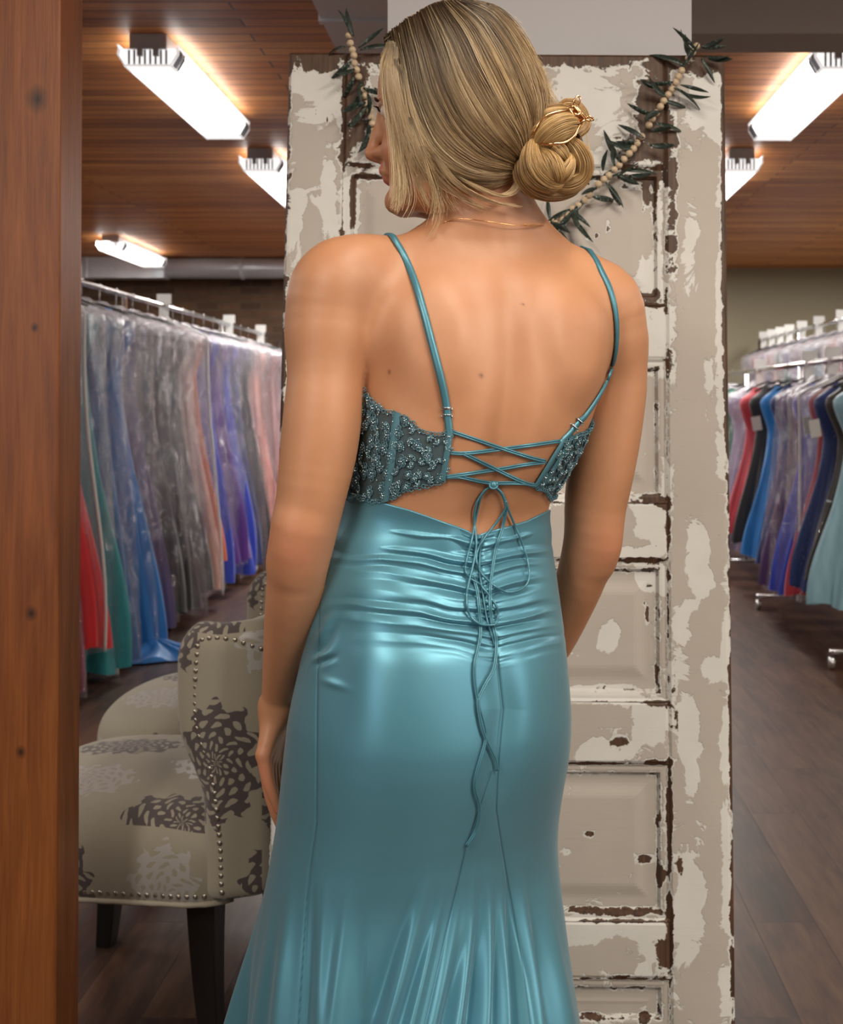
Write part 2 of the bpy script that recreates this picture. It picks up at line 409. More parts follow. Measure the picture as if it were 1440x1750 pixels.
# (u, v, ru, rv, strength) brown bare patches, then white primer patches, read off the photograph
BROWN = [(540,100,60,30,1.2),(520,128,14,14,.6),(870,92,420,26,1.3),(612,180,28,98,1.15),(600,262,40,30,.7),(640,120,50,24,.7),(600,350,5,60,.5),
 (1118,190,34,100,1.25),(1070,150,22,40,.4),(1100,250,62,34,1.05),(1200,103,60,30,1.2),(1238,400,8,330,.95),(1150,330,10,190,.95),(1150,560,10,120,.55),(1215,160,30,18,.3),
 (1105,322,8,32,.9),(1085,315,30,5,.6),(1150,105,100,16,1.2),(1090,505,60,16,.8),(1100,525,60,10,.5),(1100,850,50,7,.75),(1135,862,18,12,.7),(1143,900,6,60,.5),
 (1100,955,60,7,.7),(1050,957,70,5,.7),(1140,1000,5,90,.4),(1153,1190,7,90,.8),(1130,1203,40,9,.7),(1020,1173,70,4,.5),(1060,1262,22,14,.85),(1040,1245,30,5,.6),(1080,1285,30,6,.6),
 (1110,1300,40,7,.75),(1020,1304,70,4,.7),(1006,1427,9,7,1.2),(1102,1470,15,8,1.2),(1084,1462,6,7,.7),(968,1458,8,12,.5),(1143,1400,6,120,.9),(1133,1498,10,14,1),(1143,1560,7,50,.9),
 (1060,1562,90,7,.75),(1060,1575,90,4,.6),(1134,1625,17,40,1.1),(1158,1480,7,40,.9),(1160,1620,5,70,.6),(1075,1668,45,6,.7),(1100,1738,8,14,1),(1247,1650,5,200,.5),(1247,1250,4,120,.45),
 (487,700,5,200,.55),(492,540,5,80,.5),(1106,1050,4,18,1),(1110,1000,7,5,1),(1102,1030,4,7,1),(585,398,10,6,.8),(1122,930,10,6,.8),(1045,75,10,5,.5),(497,300,5,160,.4),
 (1040,385,4,14,.8),(1100,350,4,10,.8),(1020,400,4,6,.8),(560,205,3,12,.9),(556,150,3,30,.6),(540,180,4,22,.6)]
WHITE = [(1000,150,60,60,1),(1050,240,40,60,.9),(920,150,60,60,.7),(1200,180,34,60,1),(1180,430,20,110,.9),(1232,560,12,260,.7),(1210,640,10,60,.7),(540,170,40,60,1),(560,330,12,120,.8),
 (505,420,14,140,.7),(520,650,30,140,1),(540,560,25,60,.8),(1110,440,20,60,.6),(1060,560,80,40,.9),(1120,580,30,40,.8),(1110,630,25,14,.8),(1110,890,34,40,.9),(1075,940,60,14,.9),(1190,920,26,50,1),
 (1200,1000,20,30,.9),(1180,1030,20,14,.9),(1165,1100,20,70,.8),(1215,1140,20,22,.9),(1240,1180,10,200,.6),(1175,1250,20,70,1.1),(1180,1330,16,40,1),(1040,1090,18,24,1.2),(1110,985,34,30,1),
 (1015,1185,70,16,1),(1110,1230,30,40,1),(1040,1280,60,20,.9),(1190,1500,14,60,.8),(1175,1540,26,110,1.1),(1110,1590,60,18,.9),(1000,1590,60,30,.9),(1100,1640,24,40,.9),(1240,1450,10,200,.6),
 (1236,1700,12,60,.7),(470,1420,14,60,.9),(600,380,16,60,.9),(1110,300,30,20,.9),(1125,380,8,90,.6)]
def blobs(u, v, L):
    s = np.zeros_like(u)
    for (a, b, ru, rv, k) in L: s = np.maximum(s, k*np.exp(-(np.abs((u-a)/ru)**3+np.abs((v-b)/rv)**3)))
    return s
door = thing('old_door', 'tall old five-panel door with flaking white paint leaning behind the person', 'door', (0, 0, 0))
def door_board(name, x0, x1, z0, z1, y0=0.0, recess=0.0, mould=False):
    h = .005; nx = max(4, int((x1-x0)/h))+1; nz = max(4, int((z1-z0)/h))+1
    X, Z = np.meshgrid(np.linspace(x0, x1, nx), np.linspace(z0, z1, nz), indexing='ij')
    e = np.minimum(np.minimum(X-x0, x1-X), np.minimum(Z-z0, z1-Z))
    Y = np.full_like(X, y0)
    u, v = door_uv(X, Z)
    if mould:   # sunk panel: ogee moulding round it, slightly raised field
        Y = y0 + .004*smoothstep(0, .004, e)+.010*smoothstep(.014, .020, e) - .005*smoothstep(.034, .062, e)
        wear = .42*np.exp(-((e-.018)/.005)**2)+.3*(e < .004)+.12*np.exp(-(e/.03)**2)
    else:
        Y = y0 + .0035*np.exp(-(e/.0022)**2)
        wear = .35*np.exp(-(e/.006)**2)
        if name == 'stile': Y += .003*np.exp(-((.4-np.abs(X))/.004)**2); wear += .25*np.exp(-((.4-np.abs(X))/.008)**2)
    wear = wear+blobs(u, v, BROWN)*.62; wh = blobs(u, v, WHITE)*.75+.25*np.exp(-(e/.02)**2)-.12
    V = np.stack([X, Y, Z], -1).reshape(-1, 3)
    I = np.arange(nx*nz).reshape(nx, nz)
    F = np.stack([I[:-1, :-1], I[1:, :-1], I[1:, 1:], I[:-1, 1:]], -1).reshape(-1, 4)
    # back and sides
    rim = np.concatenate([I[:, 0], I[-1, 1:], I[-2::-1, -1], I[0, -2:0:-1]])
    back = y0+.034 if not mould else y0+.02
    Vb = V[rim].copy(); Vb[:, 1] = back; b0 = len(V); m = len(rim); k = np.arange(m)
    F2 = np.stack([rim[k], b0+k, b0+(k+1) % m, rim[(k+1) % m]], 1)[:, ::-1]
    V = np.concatenate([V, Vb, [[(x0+x1)/2, back, (z0+z1)/2]]])
    F3 = [(b0+int(j), b0+int((j+1) % m), len(V)-1) for j in k]
    o = mesh_obj(name, V, [tuple(f) for f in np.concatenate([F, F2]).tolist()]+F3, M_door, door, smooth=False)
    pad = np.zeros(len(V)); pad[:nx*nz] = wear.ravel(); pad[nx*nz:] = .9; fattr(o, 'wear', pad)
    pad = np.zeros(len(V)); pad[:nx*nz] = wh.ravel(); fattr(o, 'white', pad)
    return o
PX0, PX1 = -.296, .290
door_board('stile', -.4, PX0, 0, DH); door_board('stile', PX1, .4, 0, DH)
ED = [(95, 284), (520, 612), (858, 956), (1198, 1304), (1574, 1672), (2050, 2600)]
prev = None
for k, (va, vb) in enumerate(ED):
    z1 = DH if k == 0 else door_z(va); z0 = 0 if k == 5 else door_z(vb)
    if k == 4: zlow = z0
    if k == 5: z1 = .20; z0 = 0
    door_board('rail', PX0, PX1, z0, z1, y0=.0008)
    if prev is not None: door_board('panel', PX0, PX1, z1, prev, y0=.0012, mould=True)
    prev = z0
door.matrix_world = Matrix.Translation((-.0125, DY0, 0)) @ Matrix.Rotation(-math.atan(LEAN), 4, 'X') @ Matrix.Rotation(math.radians(.4), 4, 'Y')

# ---------------------------------------------------------------- bead and leaf garland draped over the door
t = NT('garland_leaf'); n = t.noise(t.obj(), 300, 3)
t.P(Base_Color=t.ramp(n, [(.35, (.012,.018,.014)), (.62, (.035,.055,.042)), (.72, (.30,.36,.34))]), Roughness=.35); M_leaf = t.m
t = NT('wooden_bead'); t.P(Base_Color=t.ramp(t.noise(t.map(scale=(1,1,4)), 60, 4), [(.3,(.50,.37,.23)), (.7,(.66,.53,.37))]), Roughness=.5); M_bead = t.m
M_wire = simple('green_wire', (.02,.03,.02), .5)
gar = thing('garland', 'wooden bead and dark leaf garland draped across the flaking door', 'garland', (0, 0, 0))
def on_door(u, v, off=.01):
    k = (690-v)/2000; z = (EYE+k*DY0)/(1-LEAN*k); Y = DY0+LEAN*z-off; return W(u, v, Y)
gp = [(596,58),(603,88),(607,112),(612,130),(622,160),(632,195),(640,225),(660,262),(700,300),(760,342),(830,372),(905,392),(938,382),(962,372),(985,352),(1003,338),(1020,318),(1040,300),(1058,282),(1075,262),(1095,236),(1108,214),(1120,196),(1135,172),(1148,150),(1160,128),(1172,106),(1184,88),(1196,74)]
gpts = [on_door(u, v, .012) for u, v in gp]
dense = [Vector(p) for p in catmull(gpts, 10)]
MB().tube(dense, .0012, 5).build('cord', M_wire, gar, smooth=True)
# beads at even spacing along the cord, with gaps where leaves are tied in
L = [0]
for a, b in zip(dense, dense[1:]): L.append(L[-1]+(b-a).length)
def at(s):
    j = min(max(np.searchsorted(L, s), 1), len(L)-1); f = (s-L[j-1])/max(L[j]-L[j-1], 1e-9); return dense[j-1].lerp(dense[j], min(max(f, 0), 1))
bead0 = None; s = .004; k = 0; nb = 0
while s < L[-1]:
    r = .0066 if k % 9 else .0055
    if not (k % 11 == 7):
        p = at(s); wob = Vector((random.uniform(-1,1)*.0012, random.uniform(-2,0)*.0015, random.uniform(-1,1)*.0012))
        if bead0 is None:
            bead0 = MB().sphere((0,0,0), .0066, 14, 9).build('bead', M_bead, gar, smooth=True); bb = bead0
        else:
            bb = bead0.copy(); COL.objects.link(bb)
        bb.location = p+wob; bb.rotation_euler = (random.random(), random.random(), random.random()); nb += 1
        if nb > 98: break
    s += .0132; k += 1
def leaf_mesh(Ln, wd, bend, sx):
    n = 8; V = []; F = []
    for i in range(n+1):
        q = i/n; ww = wd*math.sin(math.pi*min(q*.92+.06, 1))**.8*.5
        x = Ln*q; z = bend*q*q*Ln
        V += [(x, -ww, z+.0), (x, 0, z+ww*.35), (x, ww, z)]
    for i in range(n):
        for j in range(2): F.append((3*i+j, 3*i+3+j, 3*i+4+j, 3*i+1+j))
    return V, F
leaf_protos = []
for (ln, wd, be) in ((.048,.0085,.45), (.040,.010,-.5), (.034,.008,.8), (.055,.0075,-.35)):
    V, F = leaf_mesh(ln, wd, be, 1); o = mesh_obj('leaf', V, F, M_leaf, gar)
    m = o.modifiers.new('thickness', 'SOLIDIFY'); m.thickness = .0008; leaf_protos.append(o)
# each leaf: photo anchor and pointing direction (degrees in the door plane)
LF = [(600,62,100,0),(604,62,118,3),(590,80,178,1),(612,82,40,2),(615,86,20,0),(606,118,215,1),(605,130,250,2),(618,140,255,1),(620,150,330,2),(625,175,200,1),(628,180,235,3),(634,200,250,0),(640,215,245,3),(648,232,215,0),(655,240,235,1),(640,150,310,1),(618,200,220,2),(612,165,260,1),(600,105,230,2),(628,160,290,1),
 (736,372,250,1),(745,382,220,3),(758,380,262,2),(1190,86,130,3),(1185,88,155,1),(1200,82,15,1),(1196,80,350,2),(1205,95,330,1),(1180,100,120,2),(1198,100,300,0),(1210,100,350,1),(1170,112,150,0),(1160,118,40,3),(1150,140,200,2),(1150,150,340,0),(1162,145,345,3),(1140,165,160,1),(1130,172,350,0),(1128,190,200,1),(1115,196,175,2),(1118,212,0,0),(1112,225,15,1),(1100,236,145,0),(1095,242,200,2),(1110,248,350,1),(1085,252,185,1),
 (1062,278,130,0),(1050,284,110,1),(1050,290,200,2),(1066,292,5,0),(1056,300,335,1),(1040,302,10,3),(1034,312,320,0),(1040,318,300,2),(1020,322,190,1),(1006,330,240,0),(1012,336,350,2),(1006,316,120,2),(1002,340,225,3),(985,352,260,1),(974,358,200,0),(974,362,335,2),(974,364,300,3),(978,360,235,1),(940,378,100,0),(938,378,185,2),(940,380,340,1),(940,382,265,3),(945,385,310,2),(1030,292,95,1),(1075,300,350,1),(1124,150,170,1),(1172,160,330,1)]
for k, (u, v, ang, ty) in enumerate(LF):
    o = leaf_protos[k] if k < 4 else leaf_protos[ty].copy()
    if k >= 4: COL.objects.link(o)
    p = on_door(u, v, .014+.012*random.random()); a = math.radians(ang)
    X = Vector((math.cos(a), -.25*random.uniform(-.2, 1.4), math.sin(a))).normalized()
    Yv = X.cross(Vector((0, -1, 0))).normalized(); Yv = (Yv+Vector((0,-1,0))*random.uniform(-.9,.9)).normalized(); Yv = (Yv-X*X.dot(Yv)).normalized()
    Z = X.cross(Yv)
    o.matrix_world = Matrix.Translation(p) @ Matrix((X, Yv, Z)).transposed().to_4x4() @ Matrix.Scale(random.uniform(.95, 1.4), 4)
# ---------------------------------------------------------------- damask armless chairs
t = NT('damask_upholstery')
def damask(vec2, seed):
    "medallion mask on a 2-D vector (x, y): returns dark mask, silver mask"
    cx, cy = .21, .27
    s = t.sep(vec2); x = t.math('DIVIDE', s[0], cx); y = t.math('DIVIDE', s[1], cy)
    row = t.math('FLOOR', y); x = t.math('ADD', x, t.math('MULTIPLY', row, .5))
    col = t.math('FLOOR', x)
    fx = t.math('MULTIPLY', t.math('SUBTRACT', t.math('FRACT', x), .5), cx); fy = t.math('MULTIPLY', t.math('SUBTRACT', t.math('FRACT', y), .5), cy)
    fy = t.math('MULTIPLY', fy, .86)
    r = t.math('SQRT', t.math('ADD', t.math('MULTIPLY', fx, fx), t.math('MULTIPLY', fy, fy)))
    th = t.math('ARCTAN2', fx, fy)
    rim = t.math('ADD', .082, t.math('ADD', t.math('MULTIPLY', t.math('COSINE', t.math('MULTIPLY', th, 2)), .017), t.math('MULTIPLY', t.math('COSINE', t.math('MULTIPLY', th, 12)), .010)))
    ins = t.math('GREATER_THAN', rim, r)
    sw = t.math('SINE', t.math('ADD', t.math('MULTIPLY', r, 400), t.math('MULTIPLY', t.math('COSINE', t.math('ADD', t.math('MULTIPLY', th, 6), t.math('MULTIPLY', r, 60))), 2.4)))
    sw2 = t.math('COSINE', t.math('ADD', t.math('MULTIPLY', th, 14), t.math('MULTIPLY', r, 150)))
    fil = t.math('GREATER_THAN', t.math('ADD', sw, t.math('MULTIPLY', sw2, .9)), -.55)
    m = t.math('MULTIPLY', ins, fil)
    par = t.math('MODULO', t.math('ADD', t.math('ADD', col, row), 40+seed), 2)
    par = t.math('GREATER_THAN', par, .5)
    return t.math('MULTIPLY', m, par), t.math('MULTIPLY', m, t.math('SUBTRACT', 1, par))
dist = t.n('ShaderNodeVectorMath', {0: t.obj(), 1: t.n('ShaderNodeVectorMath', {0: t.noise(t.obj(), 38, 2, out=1), 'Scale': .012}, operation='SCALE').outputs[0]}, operation='ADD').outputs[0]
s = t.sep(dist); N = t.sep(t.n('ShaderNodeTexCoord').outputs['Normal'])
nx = t.math('ABSOLUTE', N[0]); nz = t.math('ABSOLUTE', N[2])
def comb(a, b): return t.n('ShaderNodeCombineXYZ', {0: a, 1: b}).outputs[0]
top = damask(comb(t.math('ADD', s[1], .06), t.math('ADD', s[0], .11)), 0)
side = damask(comb(t.math('ADD', s[0], .16), t.math('ADD', s[2], .08)), 0)
front = damask(comb(t.math('ADD', s[1], .10), t.math('ADD', s[2], .10)), 1)
isz = t.math('GREATER_THAN', nz, .62); isx = t.math('GREATER_THAN', nx, .75)
def pick(i):
    a = t.math('ADD', t.math('MULTIPLY', front[i], isx), t.math('MULTIPLY', side[i], t.math('SUBTRACT', 1, isx)))
    return t.math('ADD', t.math('MULTIPLY', top[i], isz), t.math('MULTIPLY', a, t.math('SUBTRACT', 1, isz)))
dk, sv = pick(0), pick(1)
base = t.mix(t.noise(t.map(scale=(1,1,1)), 500, 2), (.30,.27,.205), (.37,.335,.26))
c = t.mix(dk, base, (.085,.065,.065)); c = t.mix(sv, c, (.42,.40,.38))
ro = t.math('SUBTRACT', .75, t.math('MULTIPLY', sv, .42))
t.P(Base_Color=c, Roughness=ro, Normal=t.bump(t.math('ADD', dk, t.math('MULTIPLY', sv, .6)), .35, .002))
t.b.inputs['Sheen Weight'].default_value = .25; M_dam = t.m
M_nail = simple('pewter_nail', (.42,.38,.32), .3, .9); M_leg = simple('black_wood_leg', (.012,.009,.008), .35)
M_pipe = simple('beige_piping', (.40,.36,.28), .8)

def plan_path(z):
    f = .0*smoothstep(.50, .62, z)+.015
    f = -.045+.075*smoothstep(.52, .66, z)
    return [(f, .235), (-.06, .25), (-.115, .215), (-.145, .12), (-.155, 0), (-.145, -.12), (-.115, -.215), (-.06, -.25), (f, -.235)]
def chair_back(p):
    z = p[..., 2]; d = np.full(z.shape, 9.0)
    F = -.05+.045*smoothstep(.50, .66, z)
    x, y = p[..., 0], np.abs(p[..., 1])
    pts = [(F, .232), (-.06, .245), (-.112, .215), (-.142, .12), (-.152, -.01)]
    for a, b in zip(pts, pts[1:]):
        ax, ay = a; bx, by = b; dx, dy = bx-ax, by-ay
        q = np.clip(((x-ax)*dx+(y-ay)*dy)/(dx*dx+dy*dy), 0, 1)
        d = np.minimum(d, np.hypot(x-ax-q*dx, y-ay-q*dy))
    r = .030+.008*smoothstep(.5, .7, z)
    d = d-r
    ztop = .845+.02*np.cos(y*6)-.03*smoothstep(-.02, .05, x)
    zbot = .325+.05*smoothstep(.1, 0, y)
    return smax(smax(d, z-ztop, .05), zbot-z, .03)
chair_back.lo = np.array([-.22, -.32, .28]); chair_back.hi = np.array([.09, .32, .9])
def chair_seat(p):
    x, y, z = p[..., 0], p[..., 1], p[..., 2]
    w = .262+.02*smoothstep(-.1, .45, x)
    dx = np.maximum(-.09-x, x-.475+.10*(y/.28)**2*.6); dy = np.abs(y)-w
    d2 = smax(dx, dy, .12)
    top = .468+.045*np.clip(1-((x-.2)/.36)**2, 0, 1)*np.clip(1-(y/.31)**2, 0, 1)
    bulge = .012*np.sin(np.clip((z-.31)/.16, 0, 1)*math.pi)
    return smax(smax(d2-bulge, z-top, .06), .312-z, .012)
chair_seat.lo = np.array([-.14, -.33, .29]); chair_seat.hi = np.array([.52, .33, .54])
def sdf_mesh(fn, h, it=3):
    D, lo = grid_eval([(fn, 0)], fn.lo-.02, fn.hi+.02, h, .01); V, F = surface_nets(D, lo, h); return laplace(V, F, it), F
BK = sdf_mesh(chair_back, .007); ST = sdf_mesh(chair_seat, .008)
def ray_side(fn, x, z, y0):
    "outer surface point at (x, z) coming from lateral +y"
    ys = np.linspace(y0, 0, 160); P = np.stack([np.full(160, x), ys, np.full(160, z)], -1); d = fn(P); i = np.argmax(d < 0)
    return None if d[i] >= 0 else float(ys[i])
def nails(path, n=None, fn=chair_back):
    b = MB(); pts = catmull([(x, z, 0) for x, z in path], 12)
    Ls = np.cumsum([0]+[np.linalg.norm(q-p_) for p_, q in zip(pts, pts[1:])]); s_ = 0; 
    for s_ in np.arange(0, Ls[-1], .0155):
        j = min(max(np.searchsorted(Ls, s_), 1), len(pts)-1); f = (s_-Ls[j-1])/(Ls[j]-Ls[j-1]); q = pts[j-1]*(1-f)+pts[j]*f
        y = ray_side(fn, q[0], q[1], .4)
        if y is None: continue
        for sgn in (1, -1): b.sphere((q[0], sgn*(y+.0005), q[1]), .0052, 8, 5, sc=(1, .55, 1))
    return b
def make_chair(loc, rz, label):
    c = thing('damask_chair', label, 'chair', loc, rz, 'damask upholstered chairs')
    mesh_obj('seat', ST[0], ST[1], M_dam, c); mesh_obj('backrest', BK[0], BK[1], M_dam, c)
    nb = nails([(-.135, .80), (-.08, .822), (-.03, .818), (-.022, .79), (-.018, .72), (-.02, .66), (-.035, .61), (-.05, .57), (-.058, .52), (-.066, .45), (-.068, .38), (-.07, .345)])
    nb.build('nailhead_trim', M_nail, c, smooth=True)['kind'] = 'stuff'
    b = MB()
    for s_ in np.arange(-.06, .44, .0155):
        y = ray_side(chair_seat, s_, .333, .4)
        if y:
            for sg in (1, -1): b.sphere((s_, sg*(y+.0005), .333), .0052, 8, 5, sc=(1, .55, 1))
    b.build('seat_nailhead_trim', M_nail, c, smooth=True)['kind'] = 'stuff'
    pp = []
    for s_ in np.linspace(-.07, .46, 40):
        y = ray_side(chair_seat, s_, .318, .4)
        if y: pp.append((s_, y, .316))
    b = MB(); b.tube(pp, .006, 8); b.build('piping', M_pipe, c, smooth=True)
    for (x, y, bx, by) in ((0, .185, -.02, .01), (0, -.185, -.04, -.01), (.40, .2, .02, .0), (.40, -.2, .02, .0)):
        b = MB(); m = 10; V = []; F = []
        for i in range(m+1):
            q = i/m; w2 = (.030-.012*q); ox = x+bx*q**1.8; oy = y+by*q
            for dx, dy in ((-1,-1),(1,-1),(1,1),(-1,1)): V.append((ox+dx*w2, oy+dy*w2, .33*(1-q)))
        for i in range(m):
            for k in range(4): F.append((4*i+k, 4*i+4+k, 4*i+4+(k+1)%4, 4*i+(k+1)%4))
        F += [(0,1,2,3), (4*m+3, 4*m+2, 4*m+1, 4*m)]
        b.add(V, F); b.build('leg', M_leg, c, bevel=.002)
    return c
CR = math.atan2(.17, -.985)
make_chair((-.553, 2.462, 0), CR, 'upholstered damask chair nearest the person, nailhead trim and black legs')
make_chair((-.57, 3.13, 0), CR, 'second damask chair, mostly hidden behind the nearer one')
# ---------------------------------------------------------------- gown racks
M_chrome = simple('chrome', (.75,.76,.78), .18, 1.0); M_plas = simple('white_plastic', (.75,.75,.74), .45); M_hang = simple('black_hanger', (.02,.02,.022), .35)
M_tag = simple('paper_tag', (.72,.70,.67), .7)
t = NT('clear_garment_bag')
tr = t.n('ShaderNodeBsdfTransparent', {'Color': (.97,.97,.98)}); gl = t.n('ShaderNodeBsdfGlossy', {'Color': (.95,.95,1), 'Roughness': .11}); df = t.n('ShaderNodeBsdfDiffuse', {'Color': (.80,.78,.86)})
nn = t.noise(t.map(scale=(14, 14, 3.5)), 2.2, 5, .65, 1.2)
bp = t.bump(nn, 1.0, .03); t.set(gl.inputs['Normal'], bp); t.set(df.inputs['Normal'], bp)
fr = t.n('ShaderNodeFresnel', {'IOR': 1.5, 'Normal': bp}).outputs[0]
haze_sheen = t.attr('haze_sheen')
m1 = t.n('ShaderNodeMixShader', {0: t.math('ADD', haze_sheen, t.math('MULTIPLY', t.math('SUBTRACT', nn, .64), 3.0, clamp=True), clamp=True)}); t.set(m1.inputs[1], tr.outputs[0]); t.set(m1.inputs[2], df.outputs[0])
m2 = t.n('ShaderNodeMixShader', {0: t.math('ADD', t.math('MULTIPLY', fr, .42), .02, clamp=True)}); t.set(m2.inputs[1], m1.outputs[0]); t.set(m2.inputs[2], gl.outputs[0])
t.t.links.new(m2.outputs[0], t.out.inputs[0]); M_bag = t.m
def gown_mat(name, col, sparkle=False, rough=.45):
    t = NT(name); n = t.noise(t.map(scale=(1,1,.25)), 18, 3)
    c = t.mix(n, tuple(x*.85 for x in col), tuple(min(1, x*1.7) for x in col))
    if sparkle:
        vo = t.n('ShaderNodeTexVoronoi', {'Vector': t.obj(), 'Scale': 110}); sp = t.math('LESS_THAN', vo.outputs['Distance'], .17)
        rn = t.math('GREATER_THAN', t.sep(vo.outputs['Color'])[0], .72)
        k = t.math('MULTIPLY', sp, rn); c = t.mix(k, c, (.9,.9,.95)); t.P(Metallic=t.math('MULTIPLY', k, .8))
        t.P(Roughness=t.math('SUBTRACT', rough, t.math('MULTIPLY', k, rough-.12)))
    else: t.P(Roughness=rough)
    t.P(Base_Color=c); t.b.inputs['Sheen Weight'].default_value = .3
    return t.m

def drape(hw, hd, z0, z1, seed, waist=.75, flare=1.5, folds=9, amp=.16, top=.55, rows=46, cols=72, closed=True, shoulder=.1):
    "hanging garment body, x = shoulder line; z0 hem, z1 top"
    r = np.random.default_rng(seed); ph = r.uniform(0, 6.28, 4); k = np.linspace(0, 1, rows)[:, None]; th = np.linspace(0, 2*math.pi, cols, endpoint=False)[None]
    H = z1-z0; wz = .30/H if H > .9 else .35
    prof = np.where(k < shoulder/H, top+(1-top)*smoothstep(0, shoulder/H, k), np.where(k < wz, 1+(waist-1)*smoothstep(shoulder/H, wz, k), waist+(flare-waist)*smoothstep(wz-.05, 1.05, k)))
    f = amp*smoothstep(wz*.7, 1, k)*(np.sin(folds*th+ph[0]+2.0*np.sin(2*k+ph[1]))+.5*np.sin((folds*2+1)*th+ph[2]+3*k))
    f += .05*np.sin(3*th+ph[3]+4*k)
    x = hw*prof*(1+f*.6)*np.sign(np.cos(th))*np.abs(np.cos(th))**.85; y = hd*(.35+.65*prof)*(1+f)*np.sin(th)*(1+0*k)
    x = x+.03*k*r.uniform(-1, 1); z = z1-H*k+.012*np.sin(5*th+ph[1])*k+0*th
    V = np.stack([x+0*z, y+0*z, z], -1).reshape(-1, 3); I = np.arange(rows*cols).reshape(rows, cols); J = np.roll(I, -1, 1)
    F = np.stack([I[:-1], J[:-1], J[1:], I[1:]], -1).reshape(-1, 4)
    return V, F
def add_hanger(parent, top, col=None, w=.19):
    # hook over the rail, shoulders below
    b = MB(); pts = [(0, .0, top-.085), (0, 0, top-.045), (0, .002, top-.02)]
    pts += [(0, .016+.018*math.cos(a), top+.004+.018*math.sin(a)) for a in np.linspace(math.pi, -.5, 9)]
    b.tube(pts, .0022, 6)
    h = MB(); h.tube([(-w, 0, top-.16), (-w*.5, 0, top-.115), (0, 0, top-.088), (w*.5, 0, top-.115), (w, 0, top-.16)], .007, 7)
    o = h.build('hanger', col or M_hang, parent, smooth=True); b.build('hook', M_chrome, o, smooth=True)
def hang(label, kind_name, rail, y, top_z, hem, mat_, hw, hd, seed, group, bag=True, lean=0, tag=False, haze_sheen=.10, flare=1.5, bag_hem=None, zip_=False, rz=0, fullbag=False):
    g = thing(kind_name, label, 'dress', (rail, y, 0), rz, group)
    bx = 'opaque' if fullbag else ''
    V, F = drape(hw, hd, hem, top_z-.13, seed, flare=flare)
    V[:, 0] += lean*((top_z-V[:, 2])/top_z)**1.5
    o = mesh_obj('gown', V, F, mat_, g)
    add_hanger(g, top_z, w=hw*.82)
    if bag:
        bh = bag_hem if bag_hem is not None else max(.02, hem-.03)
        V, F = drape(hw+.035, hd+.025, bh, top_z-.075, seed+50, waist=1.0, flare=flare*.86, folds=7, amp=.13, top=.12, rows=60, cols=64, shoulder=.13)
        V[:, 0] += lean*((top_z-V[:, 2])/top_z)**1.5
        o = mesh_obj('garment_bag', V, F, M_bag, g)
        k = (V[:, 2]-bh)/(top_z-bh); fattr(o, 'haze_sheen', haze_sheen*.3+.46*smoothstep(.74, .96, k))  # cloudy plastic, plus bright sheen painted white towards the bag tops
        if zip_:
            b = MB(); ii = [int(i) for i in np.arange(0, 60)*64+(0 if rail < 0 else 32)]; b.tube([Vector(V[i])+Vector((.004 if rail < 0 else -.004, -.004, 0)) for i in ii], .007, 5); b.build('bag_edge_binding', M_plas, g, smooth=True)
    if tag:
        b = MB(); z = top_z-.30; s_ = -1 if rail > 0 else 1
        b.box(-.028, .028, -.001, .001, z-.085, z); ob = b.build('price_tag', M_tag, g); ob.location = (s_*hw*.55, -hd-.02, 0); ob.rotation_euler = (0, random.uniform(-.3,.3), random.uniform(-.5,.5))
        b = MB(); b.tube([(s_*hw*.55, -hd-.02, z), (s_*hw*.5, -hd*.5, z+.07)], .001, 4); b.build('tag_string', M_tag, g)
    return g
def rack(label, x, y0, y1, z, feet=True):
    r = thing('garment_rack', label, 'clothes rack', (x, y0, 0))
    b = MB(); b.tube([(0,0,z), (0, y1-y0, z)], .016, 12); b.build('rail', M_chrome, r, smooth=True)
    for k, yy in enumerate(np.linspace(0, y1-y0, 4)):
        b = MB(); b.tube([(0, yy, .09), (0, yy, z)], .014, 10); b.build('upright', M_chrome, r, smooth=True)
        b = MB(); b.tube([(-.27, yy, .085), (.27, yy, .085)], .013, 8); o = b.build('foot', M_chrome, r, smooth=True)
        for s_ in (-.26, .26):
            b = MB(); b.tube([(s_-.012, yy, .033), (s_+.012, yy, .033)], .032, 14); b.build('caster', M_chrome, o, smooth=True)
    return r
def divider(label, x, y, z, group):
    b = MB(); b.box(-.045, .045, -.0015, .0015, .012, .075); b.box(-.03, .03, -.0015, .0015, -.13, .012)
    o = b.build('size_divider', M_plas, loc=(x, y, z), bevel=.001); thing('size_divider', label, 'rack divider', o=o, group=group)
LX, LZ = -2.12, 1.865
rack('long chrome rack of bagged gowns along the left side', LX, 4.3, 10.9, LZ)
GM = {n: gown_mat('gown_'+n.replace(' ', '_'), c, s) for n, c, s in [
 ('crimson', (.42,.012,.02), False), ('red', (.55,.01,.015), False), ('teal', (.02,.24,.27), True), ('ocean blue', (.015,.12,.30), True), ('cobalt', (.01,.14,.42), False),
 ('slate purple', (.10,.07,.15), False), ('black', (.010,.010,.012), False), ('charcoal', (.045,.045,.045), True), ('nude pink', (.55,.33,.28), True), ('orange', (.75,.15,.05), True),
 ('royal blue', (.02,.05,.45), True), ('violet', (.10,.03,.25), False), ('navy blue', (.01,.03,.14), True), ('salmon', (.62,.26,.23), False), ('dusty rose', (.33,.17,.18), True), ('lilac grey', (.25,.22,.33), False),
 ('emerald', (.01,.11,.07), False), ('light blue', (.23,.42,.50), False), ('bright blue', (.01,.17,.50), False), ('cherry', (.40,.03,.05), False), ('plum', (.06,.02,.09), True), ('wine', (.2,.01,.03), False), ('black and gold', (.03,.025,.02), True)]}
LG = 'bagged gowns on the left rack'
